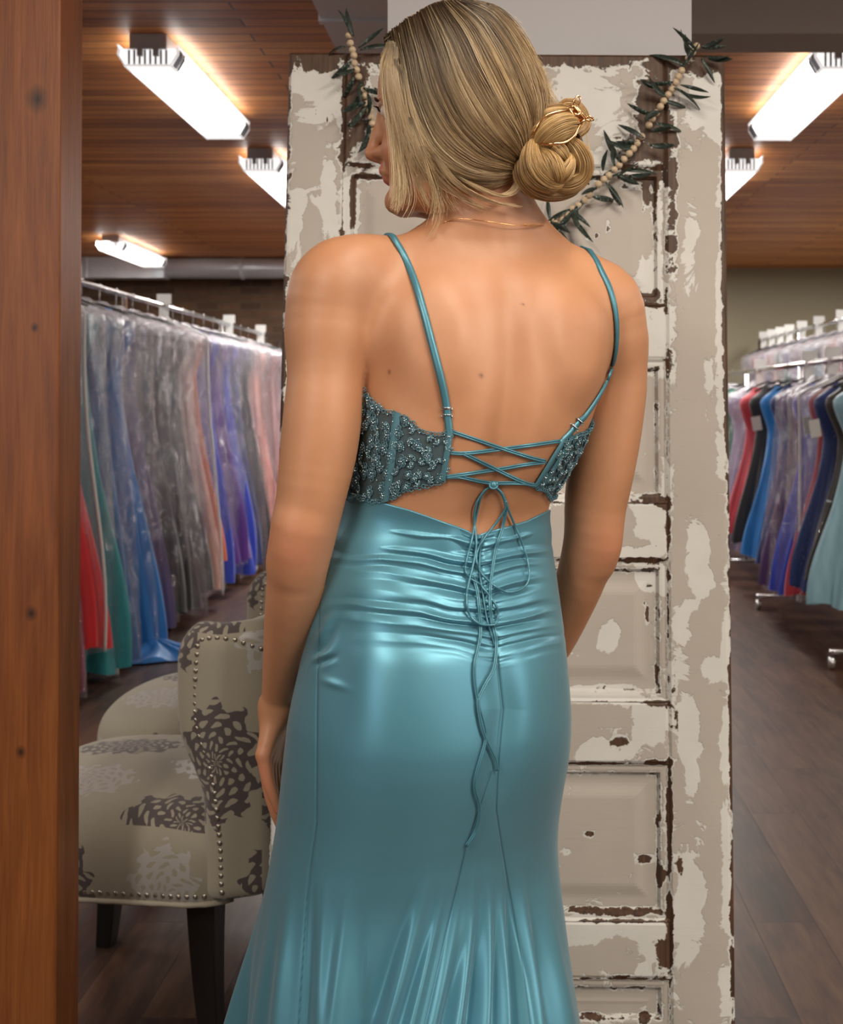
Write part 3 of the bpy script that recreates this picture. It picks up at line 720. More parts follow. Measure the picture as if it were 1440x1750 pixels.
left = [ # y, colour, hem, halfwidth, halfdepth, label, zip
 (4.62, 'crimson', .03, .25, .10, 'crimson gown in clear bag at the timber post end of the left rack', False),
 (4.86, 'wine', .06, .24, .09, 'dark wine gown in clear bag just behind the crimson one', False),
 (5.10, 'red', .20, .25, .10, 'bright red gown with white-edged bag near the timber post', True),
 (5.36, 'teal', .05, .25, .10, 'teal sequined gown in clear bag on the left rack', False),
 (5.62, 'ocean blue', .04, .24, .09, 'sparkling ocean blue gown between the teal and the cobalt gowns', False),
 (5.84, 'cobalt', .01, .27, .10, 'cobalt gown whose train spills onto the floor', False),
 (6.10, 'slate purple', .10, .24, .09, 'slate purple gown in clear bag beside the cobalt train', False),
 (6.36, 'charcoal', .12, .25, .10, 'charcoal sparkling gown left of the black gown on the left rack', False),
 (6.64, 'black', .10, .26, .12, 'black gown in clear bag in the middle of the left rack', False),
 (6.92, 'charcoal', .15, .24, .10, 'charcoal sparkling gown behind the black gown on the left rack', False),
 (7.20, 'nude pink', .12, .25, .10, 'nude pink beaded gown with a pale bag edge', True),
 (7.44, 'orange', .25, .20, .06, 'narrow orange sequined gown on the left rack', False),
 (7.66, 'royal blue', .10, .24, .09, 'royal blue sequined gown beside the orange one', False),
 (7.92, 'violet', .20, .25, .10, 'violet gown in clear bag on the left rack', False),
 (8.20, 'royal blue', .08, .24, .08, 'royal blue gown between the violet and the navy gowns', False),
 (8.46, 'navy blue', .10, .25, .11, 'navy blue sparkling gown on the left rack', False),
 (8.76, 'black', .12, .24, .09, 'black gown between the navy and the salmon gowns', False),
 (9.04, 'salmon', .18, .26, .12, 'salmon pink gown in clear bag toward the far end of the left rack', False),
 (9.34, 'orange', .30, .20, .08, 'orange gown glimpsed low between salmon and dusty rose gowns', False),
 (9.62, 'dusty rose', .15, .26, .12, 'dusty rose sparkling gown in clear bag, left rack', False),
 (9.95, 'dusty rose', .18, .25, .12, 'dusty rose gown next to the lilac grey one', False),
 (10.3, 'lilac grey', .12, .26, .14, 'lilac grey gown at the far end of the left rack beside the old door', False)]
for k, (y, cn, hem, hw, hd, lb, zp) in enumerate(left):
    top = 1.0
    hang(lb, 'bagged_gown', LX, y, LZ, hem, GM[cn], hw, hd, 100+k, LG, lean=.0, haze_sheen=.13 if cn in ('salmon', 'dusty rose', 'lilac grey', 'nude pink') else .05, zip_=zp, flare=1.42)
tr_ = [o for o in bpy.data.objects if o.get('label', '').startswith('cobalt gown')][0]
a_ = np.linspace(0, 2*math.pi, 90, endpoint=False)[None]; q_ = np.linspace(0, 1, 26)[:, None]
R_ = q_*(1+.10*np.sin(3*a_+1)+.05*np.sin(7*a_)); V = np.stack([.34+.30*R_*np.cos(a_), -.02+.17*R_*np.sin(a_), .008+.10*(1-q_)**1.5*(1+0*a_)+.014*(1+np.sin(13*a_+5*q_+2*np.sin(3*a_)))*(q_ < .97)*q_**.5], -1).reshape(-1, 3)
I = np.arange(26*90).reshape(26, 90); J = np.roll(I, -1, 1); mesh_obj('train', V, np.stack([I[:-1], I[1:], J[1:], J[:-1]], -1).reshape(-1, 4), GM['cobalt'], tr_)
for k, (y, lb) in enumerate([(5.72, 'white size divider on the left rack nearest the timber post'), (7.25, 'white size divider in the middle of the left rack'), (8.95, 'white size divider toward the far end of the left rack'), (10.1, 'white size divider at the far end of the left rack')]):
    divider(lb, LX, y, LZ, 'size dividers on the left rack')

# right side: short dresses in front, tall rack behind
RX, RZ = 1.80, 1.50
rack('low chrome rack of short dresses on the right', RX, 5.55, 10.4, RZ)
RG = 'dresses on the low right rack'
right = [
 (5.62, 'light blue', .30, .24, .10, 'light blue satin dress at the near end of the low right rack', 0, 0),
 (5.80, 'black and gold', .40, .22, .07, 'black and gold dress behind the light blue satin one', 0, 1),
 (6.00, 'navy blue', .32, .22, .08, 'navy dress between the red and the black and gold ones', 0, 0),
 (6.20, 'cherry', .25, .21, .07, 'cherry red dress in a white-edged bag on the right', 1, 1),
 (6.48, 'royal blue', .22, .21, .08, 'royal blue dress with sparkles on the low right rack', 1, 1),
 (6.80, 'plum', .20, .20, .07, 'dark plum dress in clear bag on the low right rack', 1, 0),
 (7.10, 'navy blue', .30, .20, .08, 'navy sparkling dress left of the plum one on the right', 0, 1),
 (7.40, 'bright blue', .30, .19, .07, 'bright blue satin dress on the low right rack', 0, 1),
 (7.75, 'black', .34, .19, .07, 'black dress between the bright blue and the cherry ones', 0, 0),
 (8.05, 'cherry', .38, .19, .08, 'long cherry red dress left of the bright blue one', 0, 1),
 (8.45, 'lilac grey', .20, .20, .08, 'lilac grey dress in clear bag on the low right rack', 1, 1),
 (8.85, 'emerald', .42, .20, .09, 'emerald green dress near the right edge of the old door', 0, 1),
 (9.30, 'plum', .25, .20, .09, 'plum dress beside the right edge of the old door', 1, 0),
 (9.75, 'violet', .25, .20, .09, 'violet dress at the far end of the low right rack', 1, 0)]
for k, (y, cn, hem, hw, hd, lb, bg, tg) in enumerate(right):
    hang(lb, 'hanging_dress', RX, y, RZ, hem, GM[cn], hw, hd, 300+k, RG, bag=bool(bg), tag=bool(tg), flare=1.45, haze_sheen=.05, zip_=(cn == 'cherry' and bg))
for k, (y, lb) in enumerate([(6.0, 'white size divider on the low right rack at the picture edge'), (6.45, 'white size divider second from the picture edge, low right rack'), (6.95, 'white size divider in the middle of the low right rack'), (8.3, 'white size divider near the old door, low right rack')]):
    divider(lb, RX, y, RZ, 'size dividers on the low right rack')
BX, BZ = 2.55, 1.90
rack('tall chrome rack of bagged gowns at the back right', BX, 7.2, 11.8, BZ)
cols = ['charcoal', 'nude pink', 'lilac grey', 'salmon', 'black', 'light blue', 'dusty rose', 'lilac grey', 'emerald', 'nude pink', 'lilac grey', 'cherry', 'slate purple']
lbs = ['at the near end', 'second from the picture edge', 'beside the light reflections', 'above the cherry dress', 'fifth from the picture edge', 'between the black and rose ones', 'in the middle', 'left of the rose one', 'behind the dividers', 'left of the green one', 'fourth from the wall', 'third from the wall', 'nearest the olive wall']
for k, (cn, l2) in enumerate(zip(cols, lbs)):
    hang('%s bagged gown %s, tall back rack' % (cn, l2), 'bagged_gown', BX, 7.4+.33*k, BZ, .15, GM[cn], .24, .12, 500+k, 'bagged gowns on the tall back right rack', haze_sheen=.3)
for k, (y, l2) in enumerate([(8.9, 'nearest the picture edge'), (9.55, 'second from the picture edge'), (10.1, 'third from the picture edge'), (10.55, 'in the row middle'), (10.9, 'third from the old door'), (11.25, 'second from the old door'), (11.6, 'nearest the old door')]):
    divider('white size divider on the tall back rack, '+l2, BX, y, BZ, 'size dividers on the tall back right rack')
# ---------------------------------------------------------------- the person: one continuous body surface
Y0 = 1.36; S0 = Y0/2000
def zv(v): return EYE+(690-np.asarray(v, float))*S0
def xu(u, Y=Y0): return (np.asarray(u, float)-865)/2000*Y
#        v    uL   uR    b     cy    yaw
ROWS = [(415, 745, 925, .046, 1.392, 16), (450, 662, 990, .064, 1.385, 17), (500, 612, 1040, .080, 1.375, 18), (560, 603, 1052, .090, 1.368, 18),
        (650, 612, 1035, .097, 1.366, 19), (740, 606, 1003, .101, 1.368, 21), (800, 600, 974, .099, 1.372, 23), (850, 592, 945, .094, 1.378, 25),
        (890, 582, 936, .090, 1.380, 26), (940, 563, 944, .097, 1.378, 28), (1000, 546, 952, .110, 1.372, 30), (1100, 525, 962, .127, 1.364, 31),
        (1200, 504, 971, .136, 1.360, 32), (1250, 497, 973, .137, 1.360, 32), (1300, 492, 970, .134, 1.362, 32), (1400, 481, 957, .122, 1.368, 32)]
def make_rows(rows, n=14):
    R = np.array(catmull(rows, n)); o = np.argsort(-R[:, 0]); R = R[o]          # increasing z
    z = zv(R[:, 0]); ph = np.radians(R[:, 5]); b = R[:, 3]; w_ = (R[:, 2]-R[:, 1])/2*S0*(R[:, 4]/Y0)*.985
    a = np.sqrt(np.maximum(w_**2-(b*np.sin(ph))**2, .0004))/np.cos(ph); cx = xu((R[:, 1]+R[:, 2])/2, R[:, 4])
    return dict(z=z, a=a, b=b, cx=cx, cy=R[:, 4], ph=ph)
TR = make_rows(ROWS)
def sect(T, z):
    return [np.interp(z, T['z'], T[k]) for k in ('a', 'b', 'cx', 'cy', 'ph')]
def torso(p, T=TR, grow=0.0):
    z = p[..., 2]; a, b, cx, cy, ph = sect(T, z)
    sh = .006*smoothstep(zv(905), zv(960), z); a = a-sh+grow; b = b-sh+grow
    dx = p[..., 0]-cx; dy = p[..., 1]-cy; c, s = np.cos(ph), np.sin(ph)
    x = dx*c+dy*s; y = dx*s-dy*c                       # y > 0 is the back
    pw = 2.25; r = ((np.abs(x)/a)**pw+(np.abs(y)/b)**pw+1e-12)**(1/pw); L = np.sqrt(x*x+y*y)
    d = L*(1-1/np.maximum(r, 1e-3))
    bk = smoothstep(0, .03, y)
    A = np.interp(z, [zv(920), zv(860), zv(760), zv(600), zv(500), zv(430)], [.004, .009, .0095, .0065, .003, .001])
    d = d+bk*A*np.exp(-((x-.003)/.017)**2)
    E = np.interp(z, [zv(960), zv(880), zv(700), zv(560)], [.0, .004, .003, 0]); d = d-bk*E*np.exp(-((np.abs(x)-.036)/.018)**2)
    # shoulder blades: raised plate with a soft inner edge
    for sx, vv, k in ((-.085, 570, 1.0), (.088, 575, 1.1)):
        q = np.sqrt(((x-sx)/.052)**2+((z-zv(vv)+.12*(x-sx))/.085)**2); d = d-bk*k*.0075*smoothstep(1.15, .45, q)
    d = smax(d, z-zv(425), .03)
    return smax(d, zv(1385)-z, .02)
torso.lo = np.array([-.26, 1.21, zv(1400)]); torso.hi = np.array([.16, 1.52, zv(405)])
def chain(pts):
    "pts (u, v, Y, r[m]) -> smooth tapered limb"
    Q = [np.array([*W(u, v, Y), r]) for u, v, Y, r in pts]; C = catmull(Q, 3)
    return [sd_cone(a[:3], b[:3], a[3], b[3]) for a, b in zip(C, C[1:])]
PR = [(torso, 0)]
def limb(pts, k0=.03, k=.004):
    fs = chain(pts)
    # union the segments first, then blend the limb as a whole
    def f(p):
        d = None
        for g in fs:
            e = g(p); d = e if d is None else np.minimum(d, e)
        return d
    f.lo = np.min([g.lo for g in fs], 0); f.hi = np.max([g.hi for g in fs], 0)
    PR.append((f, k0))
# neck, trapezius, shoulders
limb([(826, 250, 1.375, .046), (830, 300, 1.372, .0475), (833, 350, 1.378, .051), (838, 400, 1.388, .056), (838, 450, 1.40, .060)], .03)
limb([(790, 415, 1.375, .038), (735, 430, 1.35, .031), (690, 441, 1.335, .0265), (640, 449, 1.32, .0275), (590, 470, 1.305, .034)], .045)
limb([(875, 415, 1.40, .038), (930, 440, 1.41, .031), (975, 468, 1.42, .030), (1010, 500, 1.425, .034)], .045)
for (hx, hy, kx, ky, ax_, ay_) in ((645, 1.335, 618, 1.33, 625, 1.36), (815, 1.425, 775, 1.43, 775, 1.43)):
    limb([(hx, 1290, hy, .083), (hx-8, 1480, hy, .074), (kx, 1760, ky, .053), (kx, 1850, ky, .050), (kx, 1990, ky+.015, .050), (ax_, 2300, ay_, .033), (ax_, 2400, ay_, .030)], .012)
    A = np.array(W(ax_, 2420, ay_)); Fd = np.array([-.53, .85, 0]); B = A+Fd*.13; B[2] = .022; Tt = A+Fd*.19; Tt[2] = .016; Hh = A-Fd*.02; Hh[2] = .062
    PR.append((sd_cone(A, B, .030, .022), .02)); PR.append((sd_cone(B, Tt, .022, .012), .02)); PR.append((sd_cone(A, Hh, .028, .024), .02))
# left arm (image left)
limb([(605, 480, 1.31, .036), (578, 490, 1.302, .0405), (562, 540, 1.297, .0385), (556, 600, 1.29, .0385), (554, 660, 1.285, .0410), (550, 720, 1.28, .0425), (543, 780, 1.277, .0412),
      (531, 850, 1.275, .0375), (519, 915, 1.28, .0350), (508, 975, 1.29, .0325), (499, 1040, 1.315, .0302), (489, 1110, 1.35, .0262), (478, 1170, 1.385, .0208), (473, 1205, 1.402, .0175)], .008)
limb([(600, 478, 1.31, .036), (572, 500, 1.302, .0400), (565, 560, 1.297, .036)], .045)
limb([(508, 905, 1.262, .022), (500, 935, 1.264, .020), (497, 960, 1.275, .02)], .02)      # elbow
# right arm
limb([(1000, 500, 1.42, .034), (1032, 520, 1.425, .037), (1047, 570, 1.43, .0335), (1054, 640, 1.44, .0370), (1045, 710, 1.445, .0395), (1031, 780, 1.45, .0415), (1019, 850, 1.455, .0395), (1010, 920, 1.46, .0345),
      (995, 980, 1.475, .0320), (972, 1040, 1.50, .0290), (946, 1100, 1.53, .0250), (915, 1150, 1.555, .0205), (895, 1180, 1.565, .0180)], .008)
limb([(1000, 500, 1.42, .034), (1030, 520, 1.425, .037), (1045, 570, 1.43, .033)], .04)
limb([(1026, 905, 1.452, .02), (1030, 932, 1.452, .019), (1024, 955, 1.46, .018)], .02)
# hands: palm, four fingers and a thumb each
def hand(wr, kn, fingers, thumb, rp=.0095):
    for (k_, rr) in kn: limb([wr, ((wr[0]+k_[0])/2, (wr[1]+k_[1])/2, (wr[2]*.45+k_[2]*.55), rp*1.15), (*k_, rr)], .012)
    for f_ in fingers: limb([(a, b, c, d*.94) for a, b, c, d in f_], .003)
    limb(thumb, .010)
hand((472, 1208, 1.402, .0155),
     [((450, 1290, 1.376, ), .0095), ((454, 1296, 1.394), .0100), ((459, 1298, 1.412), .0100), ((464, 1296, 1.430), .0098)],
     [[(450, 1290, 1.376, .0094), (457, 1332, 1.374, .0080), (468, 1362, 1.376, .0074), (476, 1384, 1.380, .0064)],
      [(454, 1296, 1.394, .0098), (459, 1345, 1.392, .0084), (469, 1382, 1.394, .0078), (477, 1406, 1.398, .0066)],
      [(459, 1298, 1.412, .0098), (464, 1348, 1.411, .0084), (473, 1388, 1.413, .0078), (479, 1412, 1.416, .0066)],
      [(464, 1296, 1.430, .0096), (470, 1342, 1.430, .0082), (477, 1378, 1.431, .0076), (482, 1400, 1.433, .0066)]],
     [(477, 1225, 1.418, .0125), (479, 1258, 1.438, .0115), (478, 1296, 1.450, .0098), (477, 1328, 1.455, .0086), (476, 1350, 1.458, .0072)])
fr = lambda u, v, Y, r: (u, v, Y, r)
hand((895, 1180, 1.565, .0165),
     [((850, 1225, 1.572), .0095), ((845, 1210, 1.570), .0100), ((842, 1195, 1.568), .0100), ((842, 1180, 1.566), .0096)],
     [[(850, 1225, 1.572, .0094), (828, 1248, 1.575, .008), (812, 1262, 1.570, .0074), (800, 1270, 1.562, .0064)],
      [(845, 1210, 1.570, .0098), (818, 1232, 1.575, .0084), (798, 1246, 1.570, .0078), (784, 1252, 1.562, .0066)],
      [(842, 1195, 1.568, .0098), (812, 1214, 1.574, .0084), (790, 1226, 1.570, .0078), (774, 1230, 1.562, .0066)],
      [(842, 1180, 1.566, .0096), (814, 1192, 1.572, .0082), (794, 1202, 1.568, .0076), (780, 1206, 1.560, .0066)]],
     [(885, 1170, 1.57, .0125), (866, 1152, 1.578, .0115), (846, 1146, 1.580, .0098), (828, 1148, 1.578, .0086), (814, 1152, 1.574, .0072)])
# bust (far side)
FWD = np.array([-math.sin(math.radians(24)), math.cos(math.radians(24)), 0]); LAT = np.array([math.cos(math.radians(24)), math.sin(math.radians(24)), 0])
cb = np.array([xu(800), 1.368, zv(735)])
for s_ in (-1, 1): PR.append((sd_ell(cb+FWD*.082+LAT*.066*s_, (.055, .052, .055)), .03))
# head, turned to the picture's left and very slightly away
PSI = math.radians(7); HF = np.array([-math.cos(PSI), math.sin(PSI), 0]); HS = np.array([-math.sin(PSI), -math.cos(PSI), 0]); HC = np.array([*W(790, 190, 1.365)])
#       v   front back halfwidth
HR = np.array(catmull([(38, 730, 830, .030), (60, 686, 872, .052), (90, 658, 898, .065), (125, 646, 914, .072), (160, 643, 920, .075), (190, 645, 920, .076), (212, 649, 914, .075), (240, 654, 902, .072), (270, 655, 885, .067),
      (295, 659, 868, .062), (318, 667, 848, .057), (335, 668, 830, .049), (350, 676, 800, .038)], 8))
def headf(p):
    z = p[..., 2]; q = p-HC; f = q[..., 0]*HF[0]+q[..., 1]*HF[1]; s = q[..., 0]*HS[0]+q[..., 1]*HS[1]
    o = np.argsort(zv(HR[:, 0])); zz = zv(HR[:, 0])[o]; fr_ = (790-HR[:, 1])[o]*S0; bk_ = (790-HR[:, 2])[o]*S0; ww = HR[:, 3][o]
    c = np.interp(z, zz, (fr_+bk_)/2); a = np.interp(z, zz, (fr_-bk_)/2); b = np.interp(z, zz, ww)
    x = f-c; b = b*(1-.30*np.clip(x/a, 0, 1)**2)
    r = ((np.abs(x)/a)**2.2+(np.abs(s)/b)**2.2+1e-12)**(1/2.2); L = np.sqrt(x*x+s*s)
    return smax(smax(L*(1-1/np.maximum(r, 1e-3)), z-zv(44), .05), zv(348)-z, .02)
headf.lo = HC-np.array([.12, .11, .13]); headf.hi = HC+np.array([.12, .11, .13])
PR.append((headf, .018))
def HP(u, v, lat=0.0):
    "point on/in the head: photograph column/row in the profile plane, lat metres toward the camera"
    return HC+HF*((790-u)*S0)+HS*lat+np.array([0, 0, (190-v)*S0])
def hcone(a, b, ra, rb, k=.010): PR.append((sd_cone(HP(*a), HP(*b), ra, rb), k))
for s_ in (-1, 1):
    PR.append((sd_ell(HP(655, 196, .031*s_), (.012, .014, .008)), 'sub'))
    hcone((664, 180, .012*s_), (672, 178, .040*s_), .008, .009, .012)      # brow
    hcone((690, 262, .030*s_), (716, 250, .042*s_), .020, .018, .02)       # cheek
    hcone((770, 280, .048*s_), (744, 336, .036*s_), .014, .016, .02)       # jaw
    hcone((744, 338, .036*s_), (694, 343, .014*s_), .016, .0155, .014)
    hcone((644, 263, .0085*s_), (650, 260, .012*s_), .0072, .0075, .005)   # nostril wing
    PR.append((sd_ell(HP(637, 271, .0052*s_), (.0045, .003, .003)), 'sub'))
    hcone((764, 224, .071*s_), (768, 262, .066*s_), .011, .006, .004)      # ear
hcone((650, 198), (641, 226), .0060, .0068, .010); hcone((641, 226), (630, 259), .0068, .0082, .006); hcone((640, 266), (655, 268), .0055, .009, .006)
hcone((672, 344), (684, 346), .0125, .015, .012)
for (u_, v_, l_, r_) in ((653.5, 290, .006, .0052), (661.5, 305, .006, .0056)):
    PR.append((sd_cone(HP(u_, v_, -l_), HP(u_, v_, l_), r_, r_), .004)); 
    for s_ in (-1, 1): PR.append((sd_cone(HP(u_, v_, l_*s_), HP(u_+12, 298, .022*s_), r_, .003), .004))
BH = .0024
D, lo = grid_eval(PR, (-.345, 1.19, -.004), (.215, 1.63, 1.735), BH, .03)
BV, BF = surface_nets(D, lo, BH); del D
BV = laplace(BV, BF, 3, .5)
t = NT('skin')
n = t.noise(t.obj(), 9, 4, .6); n2 = t.noise(t.obj(), 420, 2)
c = t.ramp(n, [(.3, (.43,.20,.10)), (.7, (.50,.245,.13))])
c = t.mix(t.attr('blush'), c, (.56,.18,.11)); c = t.mix(t.attr('mole'), c, (.16,.06,.03)); c = t.mix(t.attr('lips'), c, (.50,.13,.11))
t.P(Base_Color=c, Roughness=.48, Normal=t.bump(n2, .06, .001)); t.b.inputs['Subsurface Weight'].default_value = .12
t.b.inputs['Subsurface Radius'].default_value = (1, .35, .18); t.b.inputs['Subsurface Scale'].default_value = .012; M_skin = t.m
person = thing('person', 'person seen from behind in a teal satin gown, face turned left', 'person', (float(xu(740)), 1.37, 0))
def part(name, V, F, mat_, parent=None, smooth=True, **k):
    "V in world coordinates; parented under the person or one of its parts"
    V = np.asarray(V, float); V = V-np.array([person.location.x, person.location.y, 0])
    o = mesh_obj(name, V, F, mat_, parent or person, smooth); return o
body = part('body', BV, BF, M_skin)
mo = np.zeros(len(BV)); bl = np.zeros(len(BV)); lp = np.zeros(len(BV))
def vsel(pt, r): return np.exp(-(np.linalg.norm(BV-np.array(pt), axis=1)/r)**2)

def body_sd(p, arms=True):
    d = None
    for f, k in PR:
        if k == 'sub': continue
        e = f(p); d = e if d is None else smin(d, e, k)
    return d
def hits(uv, off=0.0, fn=torso, y0=1.15, y1=1.6, n=260):
    "where the sight line meets the surface fn = off"
    uv = np.asarray(uv, float); Ys = np.linspace(y0, y1, n)[None, :, None]
    d = np.stack([(uv[:, 0]-865)/2000, np.ones(len(uv)), (690-uv[:, 1])/2000], -1)[:, None]
    P = d*Ys; P[..., 2] += EYE; s = fn(P)-off; i = np.argmax(s < 0, 1); bad = s.min(1) > 0; i = np.where(bad, np.argmin(s, 1), np.maximum(i, 1))
    k = np.arange(len(uv)); f = np.where(bad, 1, s[k, i-1]/np.where(s[k, i-1]-s[k, i] == 0, 1, s[k, i-1]-s[k, i]))
    Y = Ys[0, i-1, 0]*(1-f)+Ys[0, i, 0]*f; return (d[:, 0]*Y[:, None])+np.array([0, 0, EYE])
for (u_, v_, r_) in ((665, 636, .0022), (822, 642, .0024), (893, 520, .0016)):
    mo = np.maximum(mo, vsel(hits([(u_, v_)])[0], r_))
for pt, r_, k_ in ((W(497, 940, 1.25), .035, .35), (W(1030, 935, 1.44), .03, .3), (W(455, 1330, 1.37), .035, .45), (HP(675, 262, .05), .03, .25), (HP(634, 258, 0), .012, .35), (W(478, 1385, 1.38), .02, .5)):
    bl = np.maximum(bl, vsel(pt, r_)*k_)
for (u_, v_) in ((651, 289), (659, 306)): lp = np.maximum(lp, smoothstep(.3, .7, vsel(HP(u_, v_, .004), .010)))
for nm, vv in (('mole', mo), ('blush', bl), ('lips', lp)): fattr(body, nm, vv)
b = MB()
M_eye = simple('eye_white', (.55,.50,.47), .2); M_iris = simple('iris', (.03,.035,.04), .15)
for s_ in (-1, 1):
    b = MB(); b.sphere(HP(671, 196, .029*s_), .0100, 16, 12); eb = part('eyeball', b.V, b.F, M_eye)
    b = MB(); b.sphere(HP(661, 196, .0298*s_), .0044, 12, 8, sc=(.6, 1, 1)); part('iris', b.V, b.F, M_iris, eb)
    b = MB()
    for q in np.linspace(-1, 1, 13): b.tube([HP(653.5, 190.5+abs(q)*4, .031*s_+q*.010), HP(648.5, 188.5+abs(q)*4, .031*s_+q*.012)], [.0006, .0002], 4)
    part('eyelashes', b.V, b.F, simple('lash', (.015,.01,.008), .6))
    b = MB(); b.tube([HP(648.5+4*q*q, 176+3*q, .031*s_+(q-.45)*.026*s_) for q in np.linspace(0, 1, 8)], [.0012, .0018, .002, .002, .0018, .0014, .001, .0005], 6); part('eyebrow', b.V, b.F, simple('brow_hair', (.12,.075,.045), .7))
# ---------------------------------------------------------------- the gown: satin skirt
SROWS = [(780, 604, 978, .101, 1.371, 23), (830, 597, 955, .099, 1.376, 24), (870, 588, 937, .0955, 1.380, 25.5), (900, 577, 937, .096, 1.381, 26.5), (940, 561, 944, .101, 1.379, 28), (1000, 545, 952, .113, 1.373, 30), (1060, 532, 959, .122, 1.369, 31), (1100, 525, 963, .130, 1.365, 31),
         (1200, 503, 972, .140, 1.361, 32), (1250, 496, 974, .142, 1.360, 32), (1300, 491, 971, .140, 1.361, 32), (1370, 485, 961, .134, 1.364, 32), (1430, 477, 955, .130, 1.367, 32), (1500, 465, 956, .132, 1.37, 32),
         (1600, 443, 967, .150, 1.37, 32), (1750, 411, 987, .190, 1.37, 32), (2000, 365, 1025, .245, 1.375, 32), (2300, 318, 1070, .30, 1.38, 32), (2540, 290, 1100, .34, 1.38, 32)]
TS = make_rows(SROWS)
seam_c = lambda v: np.interp(v, [905, 930, 1000, 1050, 1105, 1212, 1304, 1383, 1450, 1546, 1671, 1750, 2543], [814, 818, 822, 832, 847, 860, 852, 848, 858, 875, 896, 906, 980])
seam_l = lambda v: np.interp(v, [1300, 1316, 1446, 1504, 1608, 1733, 2543], [846, 841, 796, 783, 758, 729, 560])
seam_s = lambda v: np.interp(v, [900, 950, 1100, 1150, 1408, 1525, 1750, 2543], [566, 549, 545, 543, 541, 525, 510, 460])
# long folds of the flare: (u at start, v start, u at 1750, ridge height m, width px at 1750)
RIDGES = [(600, 1500, 574, .010, 17), (622, 1545, 606, -.007, 14), (735, 1480, 662, .016, 17), (702, 1520, 634, -.016, 20), (762, 1500, 702, .011, 11), (745, 1545, 681, -.008, 9),
          (792, 1500, 738, .010, 13), (812, 1480, 778, .013, 14), (806, 1540, 758, -.010, 9), (836, 1470, 826, .013, 13), (826, 1530, 802, -.012, 10), (853, 1500, 862, .011, 12), (846, 1540, 844, -.011, 9), (866, 1470, 882, -.014, 9),
          (884, 1470, 915, .012, 12), (900, 1500, 944, -.010, 13), (925, 1490, 968, .008, 14), (536, 1480, 520, -.006, 10), (500, 1470, 476, .008, 13), (478, 1500, 446, -.008, 10), (556, 1500, 548, .006, 12)]
nz1 = vnoise(3, 97); nz2 = vnoise(9, 89); nf = noise2(21, 61)
def ruche(U, V):
    "horizontal gathers running out from the centre-back seam"
    us = seam_c(V); du = U-us; ad = np.abs(du)
    lf = du < 0
    w_ = V+np.where(lf, .235*ad-.00042*ad**2, .31*ad-.0010*ad**2)          # fold coordinate: constant along one gather
    w_ = w_+4*nf(U/55, V/40)
    env = smoothstep(906, 930, w_)*smoothstep(1150, 1085, w_)
    fade = np.where(lf, smoothstep(275, 60, ad+40*nz2(w_/23)), smoothstep(130, 40, ad+18*nz2(w_/23+9)))
    big = np.sin(2*math.pi*(w_/29+.55*nz1(w_/33)))
    big = 1-2*np.abs(np.mod((w_+7*nz1(w_/31))/27, 1)-.5)*2              # sharp crease, round top
    mid = np.sin(2*math.pi*(w_/15.5+.35*nz1(w_/19+5)))
    fine = np.sin(2*math.pi*(w_/7.6+.4*nz2(w_/9+np.where(lf, 3, 11))))
    a_big = .0030*fade*smoothstep(0, 26, ad+8); a_mid = .0012*fade*smoothstep(170, 20, ad); a_fine = .0010*smoothstep(34, 4, ad)
    pucker = -.0035*np.exp(-(ad/5)**2)*smoothstep(900, 925, V)*smoothstep(1125, 1095, V)
    return env*(a_big*big+a_mid*mid+a_fine*fine)+pucker
def skirt_disp(U, V, th):
    "outward displacement in metres; U, V are body-fixed columns and rows, th section angle (90 deg = back)"
    d = np.zeros_like(U); back = smoothstep(-.05, .25, np.sin(th))
    # seat of the skirt
    for (cu, cv, ru, rv, k) in ((672, 1190, 90, 170, .0085), (905, 1185, 56, 150, .008), (585, 1075, 34, 95, -.0045), (700, 1060, 60, 60, .0025)):
        d += back*k*np.exp(-(((U-cu)/ru)**2+((V-cv)/rv)**2))
    d += back*-.006*np.exp(-(((U-seam_c(V))/24)**2+((V-1240)/120)**2))
    d += back*.0022*np.exp(-(((U-612-.22*(V-1100))/48)**2+((V-1090)/130)**2))
    d += back*ruche(U, V)
    # flare folds
    for (u0, v0, u1, h, wd) in RIDGES:
        q = (V-v0)/(1750-v0); uc = u0+(u1-u0)*q; ww = wd*(.62+.55*np.clip(q, 0, 3)); hh = h*.92*smoothstep(-.08, .95, q)*(1+.6*np.clip(q-1, 0, 2))
        d += back*hh*np.exp(-((U-uc)/ww)**2)
    fr_ = 1-smoothstep(-.35, .15, np.sin(th)); fl = smoothstep(1480, 2000, V)
    d += fr_*fl*.022*np.sin(13*th+.8*np.sin(V/170))+fr_*fl*.01*np.sin(29*th)
    # seams: fine stitched grooves
    for sm, v0, v1 in ((seam_c, 1105, 2600), (seam_l, 1318, 2600), (seam_s, 930, 2600)):
        d += back*-.0011*np.exp(-((U-sm(V))/2.0)**2)*smoothstep(v0, v0+12, V)
    # twisted drape at the left side and under the arm
    dl = smoothstep(585, 545, U)*back
    d += dl*(.0035*np.sin((V+.9*U)/7.5+2*nf(U/30, V/30)))*(smoothstep(1150, 1120, V)*smoothstep(1035, 1060, V)+smoothstep(845, 860, V)*smoothstep(935, 900, V))
    d += back*.0015*np.exp(-((V-1165-.25*(U-560))/7)**2)*np.exp(-((U-575)/22)**2)
    return d
def UV_of(x, y, z):
    "body-fixed photograph coordinates (gown frame)"
    return 865+2000*x/np.maximum(y, .5), 690-2000*(z-EYE)/np.maximum(y, .5)
